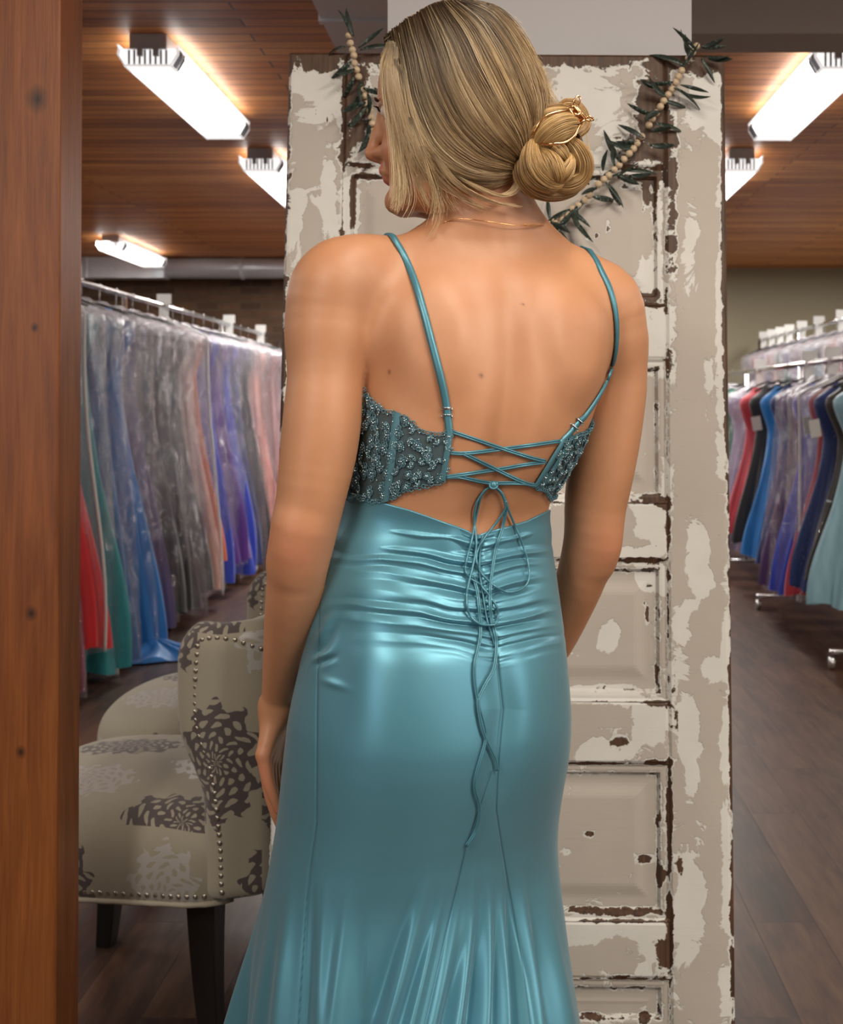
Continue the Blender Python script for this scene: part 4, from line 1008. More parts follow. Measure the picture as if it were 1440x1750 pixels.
def skirt_R(th, z, grow=0.0, disp=True):
    a, b, cx, cy, ph = sect(TS, z); pw = 2.15
    r = 1/((np.abs(np.cos(th))/a)**pw+(np.abs(np.sin(th))/b)**pw)**(1/pw)+grow
    c, s = np.cos(ph), np.sin(ph)
    def pos(r):
        x = r*np.cos(th); y = r*np.sin(th); return cx+x*c+y*s, cy+x*s-y*c
    if disp:
        X, Y = pos(r); U, V = UV_of(X, Y, z); r = r+skirt_disp(U, V, th)
    X, Y = pos(r); return X, Y, r
NT_, NR_ = 1100, 760
k = (np.arange(NT_)+.5)/NT_; th = 2*math.pi*k; th = th+.42*np.sin(2*th-math.pi)*0
# more columns on the back half
th = math.pi*(k*2); g_ = th-.42*np.sin(th-math.pi/2)-.42; th = np.mod(g_+2*math.pi, 2*math.pi); th = np.sort(th)
vt_u = [480, 585, 600, 622, 650, 700, 740, 780, 800, 815, 830, 850, 900, 935, 1000]
vt_v = [835, 838, 841, 846, 857, 872, 886, 900, 908, 917, 911, 905, 891, 872, 860]
zt = np.full(NT_, zv(870.))
for _ in range(6):
    X, Y, r = skirt_R(th, zt, disp=False); U, V = UV_of(X, Y, zt); vt = np.interp(U, vt_u, vt_v); zt = EYE+(690-vt)/2000*Y
zt = np.where(np.sin(th) > -.12, zt, zv(805.)); kk = np.exp(-(np.arange(-14, 15)/7.)**2); kk /= kk.sum()
zs = np.convolve(np.concatenate([zt[-14:], zt, zt[:14]]), kk, 'valid'); zt = np.where(np.sin(th) > .1, zt, zs)
q = np.linspace(0, 1, NR_); q = np.where(q < .62, q/.62*.47, .47+(q-.62)/.38*.53)      # dense rows down to the knee
z = zt[None]*(1-q[:, None])+.012*q[:, None]; TH = np.broadcast_to(th, z.shape)
X, Y, r = skirt_R(TH, z)
a_, b_, cx_, cy_, ph_ = sect(TS, z); hi_rows = np.where(z.max(1) > zv(985))[0].max()+1
sub = slice(0, hi_rows); zz_ = z[sub]; c_, s_ = np.cos(ph_[sub]), np.sin(ph_[sub])
def tp(rr):
    x = rr*np.cos(TH[sub]); y = rr*np.sin(TH[sub]); return np.stack([cx_[sub]+x*c_+y*s_, cy_[sub]+x*s_-y*c_, zz_], -1)
lo_ = np.full(zz_.shape, .03); hi_ = np.full(zz_.shape, .2)
for _ in range(13):
    m_ = (lo_+hi_)/2; o_ = torso(tp(m_)) > .0028; hi_ = np.where(o_, m_, hi_); lo_ = np.where(o_, lo_, m_)
r[sub] = np.maximum(r[sub], hi_); Pn = tp(r[sub]); X[sub] = Pn[..., 0]; Y[sub] = Pn[..., 1]
V = np.stack([X, Y, z], -1).reshape(-1, 3); I = np.arange(NT_*NR_).reshape(NR_, NT_); J = np.roll(I, -1, 1)
F = np.stack([I[:-1], J[:-1], J[1:], I[1:]], -1).reshape(-1, 4)
# turned-in top edge
cxy = np.stack([cx_[0], cy_[0]], 1); XY0 = np.stack([X[0], Y[0]], 1)-cxy; L0 = np.linalg.norm(XY0, axis=1, keepdims=True)
X1, Y1 = (cxy+XY0*(1-.0014/L0)).T; X2, Y2 = (cxy+XY0*(1-.004/L0)).T
n0 = len(V); V = np.concatenate([V, np.stack([X1, Y1, zt+.0008], -1), np.stack([X2, Y2, zt-.012], -1)]); a0 = n0+np.arange(NT_); a1 = n0+NT_+np.arange(NT_)
F = np.concatenate([F, np.stack([a0, np.roll(a0, -1), J[0], I[0]], -1), np.stack([a1, np.roll(a1, -1), np.roll(a0, -1), a0], -1)])[:, ::-1]
t = NT('teal_satin')
wv = t.noise(t.map(scale=(1,1,1)), 900, 2); sc_ = t.mix(t.math('MULTIPLY', t.attr('seam'), .65), (.085,.265,.355), (.02,.07,.10))
t.P(Base_Color=sc_, Metallic=.5, Roughness=.40, Normal=t.bump(wv, .05, .0004)); t.b.inputs['Sheen Weight'].default_value = .15
t.b.inputs['Specular IOR Level'].default_value = .6; M_satin = t.m
skirt = part('gown_skirt', V, F, M_satin)
U_, V_ = UV_of(X, Y, z); sm_ = np.zeros(z.shape)
for f_, v0 in ((seam_c, 1108), (seam_l, 1318), (seam_s, 950)): sm_ = np.maximum(sm_, np.exp(-((U_-f_(V_))/1.1)**2)*(V_ > v0)*(np.sin(TH) > 0))
fattr(skirt, 'seam', np.concatenate([sm_.ravel(), np.zeros(2*NT_)])); skirt['label'] = 'teal satin mermaid skirt with gathered centre back'
def skirt_sd(p):
    z = p[..., 2]; a, b, cx, cy, ph = sect(TS, z); c, s = np.cos(ph), np.sin(ph); dx = p[..., 0]-cx; dy = p[..., 1]-cy
    x = dx*c+dy*s; y = dx*s-dy*c; th_ = np.arctan2(y, x); rr = np.hypot(x, y)
    pw = 2.15; re = 1/((np.abs(np.cos(th_))/a)**pw+(np.abs(np.sin(th_))/b)**pw)**(1/pw)
    U, V = UV_of(p[..., 0], p[..., 1], z); return rr-re-skirt_disp(U, V, th_)
def skin_skirt(p):
    return np.minimum(np.where(p[..., 2] < zv(900), torso(p)-.0028, torso(p)), np.where(p[..., 2] < zv(900), skirt_sd(p), 9.0))

# ---------------------------------------------------------------- lace bodice
def surf_th(th_, z, off):
    "torso point at section angle th_, height z, pushed out by off (bisection along the ray)"
    a, b, cx, cy, ph = sect(TR, z); c, s = np.cos(ph), np.sin(ph)
    lo_ = np.full_like(z, .02); hi_ = np.full_like(z, .26)
    def P(r):
        x = r*np.cos(th_); y = r*np.sin(th_); return np.stack([cx+x*c+y*s, cy+x*s-y*c, z], -1)
    bust = lambda p: smin(smin(torso(p), BU[0](p), .03), BU[1](p), .03)
    for _ in range(22):
        m = (lo_+hi_)/2; o = bust(P(m)) > off; hi_ = np.where(o, m, hi_); lo_ = np.where(o, lo_, m)
    return P(hi_)
BU = [f for f, k_ in PR if k_ == .03 and hasattr(f, 'lo') and abs(f.lo[2]-(zv(735)-.055)) < 1e-3]
def th_of(p):
    a, b, cx, cy, ph = sect(TR, p[:, 2]); c, s = np.cos(ph), np.sin(ph); dx = p[:, 0]-cx; dy = p[:, 1]-cy
    return np.arctan2(dx*s-dy*c, dx*c+dy*s)
def curve(pts, off=.003, n=8):
    C = np.array(catmull([(*p_, 0) for p_ in pts], n))[:, :2]; return hits(C, off)
# panel edges (at the lacing), measured on the photograph
eL = hits([(770, 737), (757, 822)], .003); eR = hits([(966, 750), (915, 833)], .003)
tL, tR = th_of(eL), th_of(eR)           # left edge angle > 90deg, right < 90deg
topL = curve([(770, 737), (750, 744), (722, 737), (700, 720), (675, 708), (655, 700), (636, 688), (624, 668)]); botL = curve([(757, 822), (735, 829), (700, 836), (668, 850), (640, 856), (612, 850)])
topR = curve([(966, 750), (985, 746), (1000, 740)]); botR = curve([(915, 833), (930, 838), (942, 852)])
aL, zL = th_of(topL), topL[:, 2]; bLt, bLz = th_of(botL), botL[:, 2]; aR, zR = th_of(topR), topR[:, 2]; bRt, bRz = th_of(botR), botR[:, 2]
def unwrap(a_): return np.where(a_ < math.radians(92), a_+2*math.pi, a_)     # so that angles grow from the left edge round the front to the right edge
def tab(a1, z1, zf, a2, z2):
    A = np.concatenate([unwrap(a1), [math.radians(200), math.radians(235), math.radians(270), math.radians(305), math.radians(345)], (a2+2*math.pi)[::-1]]); Z = np.concatenate([z1, zf, z2[::-1]])
    o = np.argsort(A); return A[o], Z[o]
TA, TZ = tab(aL, zL, zv([672, 650, 690, 650, 700]), aR, zR); BA, BZ_ = tab(bLt, bLz, zv([852, 850, 850, 850, 850]), bRt, bRz)
nc, nr = 300, 44; s_ = np.linspace(0, 1, nc)[None]; v_ = np.linspace(0, 1, nr)[:, None]
th0 = tL[1]*(1-v_)+tL[0]*v_; th1 = 2*math.pi+tR[1]*(1-v_)+tR[0]*v_
TT = th0+(th1-th0)*s_; zt_ = np.interp(TT, TA, TZ); zb_ = np.interp(TT, BA, BZ_)
scal = .0014*np.sin(TT*70)+.001*np.sin(TT*131)
ZZ = (zb_-scal)*(1-v_)+(zt_+scal)*v_
P = surf_th(TT, ZZ, .0025); P_n = P
Vb = P.reshape(-1, 3); I = np.arange(nc*nr).reshape(nr, nc); Fb = np.stack([I[:-1, :-1], I[:-1, 1:], I[1:, 1:], I[1:, :-1]], -1).reshape(-1, 4)
t = NT('sheer_mesh'); tr = t.n('ShaderNodeBsdfTransparent', {'Color': (.55,.60,.62)})
t.P(Base_Color=(.06,.12,.145), Roughness=.6); vo = t.n('ShaderNodeTexVoronoi', {'Vector': t.obj(), 'Scale': 900})
ms = t.n('ShaderNodeMixShader', {0: .62}); t.set(ms.inputs[1], tr.outputs[0]); t.t.links.new(t.b.outputs[0], ms.inputs[2]); t.t.links.new(ms.outputs[0], t.out.inputs[0]); M_sheer = t.m
bod = part('bodice', Vb, Fb, M_sheer); bod['label'] = 'sheer teal corset bodice with beaded lace'
M_casing = simple('teal_casing', (.075,.20,.25), .5, .25)
M_cord = simple('teal_satin_cord', (.07,.215,.28), .38, .35)
M_lace = simple('lace_cord', (.09,.19,.235), .5, .3); t_ = NT('sequin'); t_.P(Base_Color=(.45,.62,.68), Metallic=.9, Roughness=.12); M_seq = t_.m
def bpt(s, v, off):
    "bodice point: s along 0..1 from left edge round the front, v height 0..1"
    s = np.asarray(s, float); v = np.asarray(v, float)
    a = (tL[1]*(1-v)+tL[0]*v); b_ = 2*math.pi+(tR[1]*(1-v)+tR[0]*v); T_ = a+(b_-a)*s
    zt1 = np.interp(T_, TA, TZ); zb1 = np.interp(T_, BA, BZ_); return surf_th(T_, zb1*(1-v)+zt1*v, off)
SW = float(np.sum(np.linalg.norm(np.diff(P[nr//2], axis=0), axis=1)))
# boning channels and edge casings
b = MB()
for s0 in (.0965, .222, .36, .5, .64, .78, .985):
    vv = np.linspace(-.04, 1.04, 14); w2 = .0052/SW
    A0 = bpt(np.full(14, s0-w2), vv, .0035); A1 = bpt(np.full(14, s0), vv, .0052); A2 = bpt(np.full(14, s0+w2), vv, .0035)
    V = np.stack([A0, A1, A2], 1).reshape(-1, 3); b.add(V, [(3*i+j, 3*i+j+1, 3*i+j+4, 3*i+j+3) for i in range(13) for j in (0, 1)])
    if s0 != .985: part('boning_channel', b.V, b.F, M_casing, bod)
    else: part('boning_channel', b.V, b.F, M_casing, bod)
    b = MB()
for (e0, e1) in (((770, 737), (757, 822)), ((966, 750), (915, 833))):
    n = 14; uv0 = [(e0[0]+(e1[0]-e0[0])*i/(n-1), e0[1]+(e1[1]-e0[1])*i/(n-1)) for i in range(n)]
    wd = 6 if e0[0] < 800 else 5; R0 = [hits([(u-wd, v) for u, v in uv0], .0035), hits(uv0, .0062), hits([(u+wd*.8, v) for u, v in uv0], .0035)]
    V = np.stack(R0, 1).reshape(-1, 3); part('lacing_casing', V, [(3*i+j, 3*i+j+1, 3*i+j+4, 3*i+j+3) for i in range(n-1) for j in (0, 1)], M_casing, bod)
# lace motifs: flowers and leaves outlined in cord, sewn over the mesh; beads between
lace = MB(); beads = MB(); rl = random.Random(5); H_ = .062
def lace_line(pts, r=.0006):
    Q = bpt([p_[0] for p_ in pts], [p_[1] for p_ in pts], .0042); lace.tube([Vector(q) for q in Q], r, 4)
fill = MB()
def motif(s0, v0, sz, flower, a0):
    ps = sz/SW; pv = sz/.068
    if flower:
        for k_ in range(5):
            a = a0+k_*2*math.pi/5; L_ = [(0, 0)]
            for q in np.linspace(-.62, .62, 7): rr = 1.0*(1-.25*(q/.62)**4); L_.append((rr*math.cos(a+q*.85), rr*math.sin(a+q*.85)))
            L_.append((0, 0)); lace_line([(s0+x*ps, v0+y*pv) for x, y in L_])
            c_ = bpt([s0+.55*ps*math.cos(a)], [v0+.55*pv*math.sin(a)], .0036)[0]; fill.sphere(c_, sz*.36, 7, 4, sc=(1, .25, 1))
            q = bpt([s0+.4*ps*math.cos(a)], [v0+.4*pv*math.sin(a)], .005)[0]; beads.sphere(q, .00085, 5, 4)
        q = bpt([s0], [v0], .0055)[0]; beads.sphere(q, .0013, 6, 4)
    else:
        for k_ in range(3):
            a = a0+(k_-1)*.7; L_ = []
            for q in np.linspace(0, 1, 8): w_ = .28*math.sin(math.pi*q); L_.append((q*1.5*math.cos(a)-w_*math.sin(a), q*1.5*math.sin(a)+w_*math.cos(a)))
            for q in np.linspace(1, 0, 8)[1:]: w_ = -.28*math.sin(math.pi*q); L_.append((q*1.5*math.cos(a)-w_*math.sin(a), q*1.5*math.sin(a)+w_*math.cos(a)))
            lace_line([(s0+x*ps, v0+y*pv) for x, y in L_])
            for q in (.3, .6, .85): pt_ = bpt([s0+1.5*q*ps*math.cos(a)], [v0+1.5*q*pv*math.sin(a)], .0048)[0]; beads.sphere(pt_, .0008, 5, 4)
pl = []
for _ in range(3600):
    s0 = rl.random(); v0 = rl.uniform(.02, .98)
    if s0 > .34 and s0 < .93 and rl.random() < .55: continue
    sz = rl.choice((.0052, .0046, .0062)); 
    if all(math.hypot((s0-a)*SW, (v0-b_)*.068) > (sz+c_)*.86 for a, b_, c_ in pl): pl.append((s0, v0, sz)); motif(s0, v0, sz, rl.random() < .55, rl.uniform(0, 6.28))
for _ in range(420):
    q = bpt([rl.random()], [rl.uniform(0, 1)], .0045)[0]; beads.sphere(q, rl.uniform(.0006, .0011), 5, 4)
for s0 in np.linspace(0, 1, 150):
    for v0 in (-.005, 1.0):
        c_ = bpt([s0], [v0+rl.uniform(-.02, .02)], .0035)[0]; lace.tube([Vector(c_)+Vector((.0022*math.cos(a), 0, .0022*math.sin(a))) for a in np.linspace(0, 6.28, 8)], .0007, 4)
o = part('lace_applique', lace.V, lace.F, M_lace, bod); o['kind'] = 'stuff'
o = part('petal_fill', fill.V, fill.F, simple('lace_petal', (.06,.135,.17), .6, .1), bod); o['kind'] = 'stuff'
o = part('beading', beads.V, beads.F, M_seq, bod); o['kind'] = 'stuff'

# ---------------------------------------------------------------- straps, sliders, lacing
def ribbon(P3, w2, nrm_off, name, parent, mat_, up=None):
    "flat strap following 3-D points; half width w2, slightly domed"
    P3 = [Vector(p_) for p_ in P3]; V = []; n = len(P3); cen = None
    for i, p_ in enumerate(P3):
        T = (P3[min(i+1, n-1)]-P3[max(i-1, 0)]).normalized(); e = .001
        g_ = Vector([float(smin(torso(np.array([p_+d_*e])), shoulder_f(np.array([p_+d_*e])), .03)[0]-smin(torso(np.array([p_-d_*e])), shoulder_f(np.array([p_-d_*e])), .03)[0]) for d_ in (Vector((1,0,0)), Vector((0,1,0)), Vector((0,0,1)))])
        g_ = (g_-T*g_.dot(T)).normalized(); B = T.cross(g_)
        for x, h in ((-1, 0), (-.8, .0016), (-.35, .0024), (.35, .0024), (.8, .0016), (1, 0), (.8, -.0008), (-.8, -.0008)): V.append(p_+B*x*w2+g_*h)
    F = [(8*i+j, 8*i+(j+1) % 8, 8*i+8+(j+1) % 8, 8*i+8+j) for i in range(n-1) for j in range(8)]
    return part(name, V, F, mat_, parent)
def shoulder_f(p):
    d = None
    for f, k_ in PR[1:]:
        if k_ in (.045, .04) or k_ == .03 and f.hi[2] > zv(420): e = f(p); d = e if d is None else smin(d, e, .04)
    return d
def upper(p): return smin(torso(p), shoulder_f(p), .035)
sl = catmull([(671, 404, 0), (690, 436, 0), (708, 480, 0), (723, 530, 0), (736, 580, 0), (749, 630, 0), (758, 668, 0), (763, 696, 0)], 7)
PL = [tuple(p_) for p_ in hits([p_[:2] for p_ in sl], .0028, upper)]
def over_front(p0, lat_dir):
    out = []
    for q in np.linspace(0, 1, 12)[1:]:
        p_ = np.array(p0)+FWD*(.10*q)+np.array([0, 0, .012*math.sin(q*2.4)-.13*q**2.2])
        for _ in range(25):
            d_ = float(upper(p_[None])[0]); p_ = p_+(np.array([0, 0, 1])*.4+FWD*.6*min(1, q*1.5))*(.0015-d_)*.8
        out.append(tuple(p_))
    return out
PLf = over_front(PL[0], 0)[::-1]+PL
st = ribbon(PLf, .0042, 0, 'strap', bod, M_cord)
PL2 = hits([(764, 700), (765, 712), (766, 722), (767, 734), (768, 742)], .002, upper); ribbon([tuple(p_) for p_ in PL2], .0042, 0, 'strap_end', bod, M_cord)
sr = catmull([(1027, 463, 0), (1041, 492, 0), (1051, 530, 0), (1054, 570, 0), (1050, 610, 0), (1038, 648, 0), (1020, 682, 0), (1000, 711, 0), (990, 720, 0)], 7)
PRr = [tuple(p_) for p_ in hits([p_[:2] for p_ in sr], .0028, upper)]
ribbon(over_front(PRr[0], 0)[::-1]+PRr, .0042, 0, 'strap', bod, M_cord)
PR2 = hits([(989, 722), (980, 732), (974, 740), (964, 750), (958, 757)], .002, upper); ribbon([tuple(p_) for p_ in PR2], .0042, 0, 'strap_end', bod, M_cord)
M_slide = simple('slider_metal', (.45,.55,.58), .25, .9)
for (u_, v_, dx, dy) in ((763, 697, 0, 12), (991, 719, -9, 10)):
    for q in (0, 1):
        c_ = Vector(hits([(u_+dx*q, v_+dy*q)], .005, upper)[0]); b = MB()
        L_ = math.hypot(dx, dy); tx, tz = -dy/L_, -dx/L_                     # across the strap
        b.tube([c_+Vector((tx*s, 0, tz*s)) for s in (-.0055, .0055)], .0009, 6); 
        for s in (-.0055, .0055): b.tube([c_+Vector((tx*s, .001, tz*s)), c_+Vector((tx*s+dx/L_*.0035, .001, tz*s-dy/L_*.0035))], .0007, 6)
        part('strap_slider', b.V, b.F, M_slide, bod, True)
def cordline(uv, off, name='lacing_cord', r=.00135, n=7, pair=0.0, fn=None, straight=False):
    if straight:
        a, b_ = hits([uv[0], uv[-1]], off, fn or skin_skirt); P3 = [a+(b_-a)*q for q in np.linspace(0, 1, 12)]
        Qs = hits([(865+2000*p_[0]/p_[1], 690-2000*(p_[2]-EYE)/p_[1]) for p_ in P3], off, fn or skin_skirt); P3 = [p_ if p_[1] < s_[1] else s_ for p_, s_ in zip(P3, Qs)]
    else:
        C = [c_[:2] for c_ in catmull([(*p_, 0) for p_ in uv], n)]; P3 = hits(C, off, fn or skin_skirt)
        P3 = laplace_line(P3)
    b = MB()
    if pair:
        T = [Vector(P3[min(i+1, len(P3)-1)])-Vector(P3[max(i-1, 0)]) for i in range(len(P3))]
        for sg in (-1, 1): b.tube([Vector(p_)+t_.cross(Vector((0, 1, 0))).normalized()*sg*pair for p_, t_ in zip(P3, T)], r, 7)
    else: b.tube([Vector(p_) for p_ in P3], r, 8)
    return part(name, b.V, b.F, M_cord, bod)
def laplace_line(P3, it=4):
    P3 = np.array(P3)
    for _ in range(it): P3[1:-1] = P3[1:-1]*.5+(P3[:-2]+P3[2:])*.25
    return P3
for uv in ([(773, 738), (865, 769), (913, 784), (932, 788)], [(956, 754), (900, 762), (862, 767), (796, 775), (770, 774)], [(793, 776), (845, 801), (895, 825), (916, 829)],
           [(932, 790), (905, 793), (865, 800), (838, 804), (785, 812), (763, 815)], [(763, 816), (785, 815), (820, 823), (843, 826)], [(843, 826), (893, 826), (914, 831)]):
    for uu in zip(uv[:-1], uv[1:]):
        pass
    cordline(uv, .0035, pair=.0011, r=.00115)
b = MB(); c_ = Vector(hits([(843, 829)], .006, skin_skirt)[0]); b.sphere(c_, .0042, 12, 8, sc=(1, .8, 1.15)); b.tube([c_+Vector((.0045*math.cos(a), -.001+.002*math.sin(a), .004*math.sin(a))) for a in np.linspace(0, 6.28, 12)], .0012, 6)
part('bow_knot', b.V, b.F, M_cord, bod)
k0 = [(843, 831), (832, 835), (822, 848)]
cordline(k0+[(818, 862), (812, 890), (805, 927), (797, 957), (795, 976), (803, 988), (812, 994), (822, 1001), (837, 1020), (849, 1038), (850, 1058), (845, 1068)], .004, 'bow_loop')
cordline([(842, 832), (829, 837), (818, 852), (812, 866), (810, 890), (814, 927), (810, 957), (802, 991), (797, 1016), (799, 1043), (810, 1060), (824, 1068), (846, 1068)], .0045, 'bow_loop')
cordline([(844, 831), (857, 842), (863, 860), (862, 872), (849, 892), (830, 916), (816, 940), (814, 960), (822, 979), (837, 995), (857, 1009), (874, 1012), (892, 1006), (903, 992), (903, 967), (895, 936), (879, 897), (868, 870), (864, 856)], .005, 'bow_loop', n=9)
cordline([(845, 831), (858, 845), (864, 862), (864, 874), (858, 905), (848, 934), (842, 967), (838, 1001), (837, 1031), (840, 1061), (846, 1083), (848, 1106), (844, 1142), (832, 1164), (823, 1182), (816, 1202), (823, 1243), (831, 1266), (839, 1283), (847, 1300), (849, 1317)], .0045, 'cord_end', pair=.0009, r=.0010)
cordline([(808, 984), (815, 1009), (819, 1046), (821, 1083), (815, 1115), (811, 1135), (811, 1162), (815, 1190), (819, 1212), (828, 1243), (829, 1268), (819, 1303), (810, 1343), (819, 1376), (818, 1402), (811, 1424), (796, 1446)], .004, 'cord_end', pair=.0009, r=.0010)
cordline([(825, 915), (820, 940), (819, 975), (824, 1010), (830, 1050), (838, 1080), (847, 1106)], .0022, 'zip_seam', r=.0013)
# ---------------------------------------------------------------- hair: combed cap gathered into a low bun
#        v    left right halfwidth
CR_ = np.array(catmull([(3, 752, 812, .020), (14, 722, 852, .044), (36, 696, 876, .062), (62, 674, 893, .074), (94, 661, 911, .083), (132, 655, 929, .089), (170, 657, 942, .092), (210, 664, 944, .092),
     (250, 672, 930, .088), (285, 684, 905, .082), (310, 706, 890, .072), (326, 745, 874, .056), (337, 800, 862, .026)], 8))
def hairf(p, cut=True):
    z = p[..., 2]; q = p-HC; f = q[..., 0]*HF[0]+q[..., 1]*HF[1]; s = q[..., 0]*HS[0]+q[..., 1]*HS[1]
    o = np.argsort(zv(CR_[:, 0])); zz = zv(CR_[:, 0])[o]; fr_ = (790-CR_[:, 1])[o]*S0; bk_ = (790-CR_[:, 2])[o]*S0; ww = CR_[:, 3][o]
    c = np.interp(z, zz, (fr_+bk_)/2); a = np.interp(z, zz, (fr_-bk_)/2); b = np.interp(z, zz, ww)
    x = f-c; r = ((np.abs(x)/a)**2.1+(np.abs(s)/b)**2.1+1e-12)**(1/2.1); L = np.sqrt(x*x+s*s)
    e = np.maximum(np.maximum(z-zv(2), zv(338)-z), 0)
    return np.hypot(np.maximum(L*(1-1/np.maximum(r, 1e-3)), -1), e*1.0)*np.sign(np.where((r < 1) & (e <= 0), -1, 1)) if False else smax(smax(L*(1-1/np.maximum(r, 1e-3)), z-zv(1), .012), zv(338)-z, .012)
hairf.lo = HC-np.array([.12, .11, .12]); hairf.hi = HC+np.array([.13, .11, .15])
t = NT('blonde_hair')
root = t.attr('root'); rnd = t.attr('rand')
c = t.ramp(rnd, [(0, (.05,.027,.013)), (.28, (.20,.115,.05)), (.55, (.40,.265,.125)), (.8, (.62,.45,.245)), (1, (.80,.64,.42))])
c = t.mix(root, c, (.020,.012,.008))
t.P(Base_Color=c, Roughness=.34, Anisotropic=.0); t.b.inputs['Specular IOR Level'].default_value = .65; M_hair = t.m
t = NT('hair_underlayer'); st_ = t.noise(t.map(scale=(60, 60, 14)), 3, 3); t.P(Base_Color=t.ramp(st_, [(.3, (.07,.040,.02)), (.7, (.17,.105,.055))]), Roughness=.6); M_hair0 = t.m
fn_cap = lambda p: hairf(p)+.005
fn_cap.lo = hairf.lo; fn_cap.hi = hairf.hi
# cap: cut away where the face shows
def capcut(p, d):
    q = p-HC; f = q[..., 0]*HF[0]+q[..., 1]*HF[1]; u = 790-f/S0; v = 190-(q[..., 2])/S0; s = q[..., 0]*HS[0]+q[..., 1]*HS[1]
    edge = np.interp(v, [60, 100, 150, 220, 260, 300, 330, 360], [640, 655, 668, 690, 712, 752, 800, 840])
    return smax(d, (edge-u)*S0, .012)
capcut.lo = hairf.lo-.01; capcut.hi = hairf.hi+.01
D, lo = grid_eval([(fn_cap, 0), (capcut, 'mod')], hairf.lo-.01, hairf.hi+.01, .003, .01)
HV, HFc = surface_nets(D, lo, .003); HV = laplace(HV, HFc, 3)
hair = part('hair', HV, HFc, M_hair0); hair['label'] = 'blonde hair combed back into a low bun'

class Strands:
    def __init__(s): s.P = []; s.F = []; s.R = []; s.K = []; s.n = 0
    def add(s, pts, r, rand, root, sides=3):
        "pts (m,3), r (m,), rand scalar, root (m,)"
        pts = np.asarray(pts); m = len(pts); T = np.gradient(pts, axis=0); T /= np.linalg.norm(T, axis=1, keepdims=True)+1e-9
        N = np.cross(T, [.3, .9, .2]); N /= np.linalg.norm(N, axis=1, keepdims=True)+1e-9; B = np.cross(T, N)
        a = np.arange(sides)*2*math.pi/sides+rand*6; V = pts[:, None]+(N[:, None]*np.cos(a)[None, :, None]+B[:, None]*np.sin(a)[None, :, None])*np.asarray(r)[:, None, None]
        s.P.append(V.reshape(-1, 3)); I = s.n+np.arange(m*sides).reshape(m, sides); J = np.roll(I, -1, 1)
        s.F.append(np.stack([I[:-1], J[:-1], J[1:], I[1:]], -1).reshape(-1, 4)); s.n += m*sides
        s.R.append(np.full(m*sides, rand)); s.K.append(np.repeat(root, sides))
    def build(s, name, parent):
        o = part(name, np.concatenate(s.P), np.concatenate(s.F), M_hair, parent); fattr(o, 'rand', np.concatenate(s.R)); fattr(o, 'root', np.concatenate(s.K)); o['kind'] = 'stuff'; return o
# combing guides on the near side, photograph columns/rows
G = [[(800, 3), (852, 14), (893, 55), (921, 110), (938, 165), (936, 215), (918, 256)],
     [(790, 3), (838, 24), (876, 70), (905, 125), (922, 180), (918, 225), (905, 262)],
     [(780, 4), (820, 38), (856, 92), (884, 150), (902, 200), (904, 235), (899, 267)],
     [(768, 6), (800, 52), (832, 112), (862, 170), (884, 215), (893, 245), (896, 271)],
     [(755, 10), (778, 64), (806, 128), (838, 186), (866, 228), (884, 253), (894, 275)],
     [(738, 17), (755, 76), (780, 144), (812, 202), (848, 243), (874, 263), (892, 279)],
     [(722, 26), (734, 86), (756, 156), (788, 216), (830, 256), (864, 273), (890, 283)],
     [(706, 35), (714, 94), (732, 166), (764, 230), (810, 270), (852, 284), (888, 288)],
     [(692, 45), (697, 102), (712, 176), (742, 243), (792, 284), (844, 297), (886, 293)],
     [(678, 56), (681, 110), (693, 184), (722, 254), (774, 298), (834, 310), (884, 299)],
     [(667, 68), (668, 118), (678, 192), (704, 264), (758, 310), (824, 323), (880, 306)]]
G = [[(g_[0][0]-(9 if i > 2 else 3), g_[0][1]-(3 if i > 2 else 1))]+g_[1:] for i, g_ in enumerate(G)]
GA = [np.array(catmull([(*p_, 0) for p_ in g_], 5))[:, :2] for g_ in G]; GA = np.array(GA)      # (11, m, 2)
m_ = GA.shape[1]; rs = np.random.default_rng(11)
STR = Strands(); tt = np.linspace(0, 1, m_); N1 = 5200
clump = rs.random(130); cn = [vnoise(1000+i) for i in range(8)]
gi = np.sort(rs.random(N1))*10; uvs = []
for g_ in gi:
    i = min(int(g_), 9); f = g_-i; C = GA[i]*(1-f)+GA[i+1]*f
    wv_ = cn[int(g_*1.7) % 8](tt*2.2+g_*1.3)*5*np.sin(tt*math.pi)+rs.normal(0, 1.9)*np.sin(tt*math.pi)+rs.normal(0, 1.0)+rs.normal(0, .9)*np.sin(tt*rs.uniform(4, 11)+rs.uniform(0, 6))
    T = np.gradient(C, axis=0); T /= np.linalg.norm(T, axis=1, keepdims=True); C = C+np.stack([-T[:, 1], T[:, 0]], 1)*wv_[:, None]
    uvs.append(C)
uvs = np.array(uvs); depth = rs.uniform(-.0045, .0012, N1)
P3 = hits(uvs.reshape(-1, 2), 0, hairf, 1.2, 1.42, 120).reshape(N1, m_, 3)
nor = P3-HC; nor /= np.linalg.norm(nor, axis=2, keepdims=True)
cl = vnoise(77, 101); cl2 = vnoise(78, 97)
for k in range(N1):
    g_ = gi[k]; dd = depth[k]+.0016*cl(g_*16+tt*1.5)+.0006*cl2(g_*45+tt*3)
    pts = P3[k]+nor[k]*dd[:, None]
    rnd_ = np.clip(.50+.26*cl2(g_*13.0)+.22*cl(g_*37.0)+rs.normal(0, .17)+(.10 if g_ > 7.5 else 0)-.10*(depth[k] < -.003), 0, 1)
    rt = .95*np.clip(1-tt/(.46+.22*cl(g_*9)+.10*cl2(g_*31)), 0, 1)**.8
    if rs.random() < .15: rt = rt*.4
    STR.add(pts, np.full(m_, .00027)*(1-.3*tt), float(rnd_), rt)
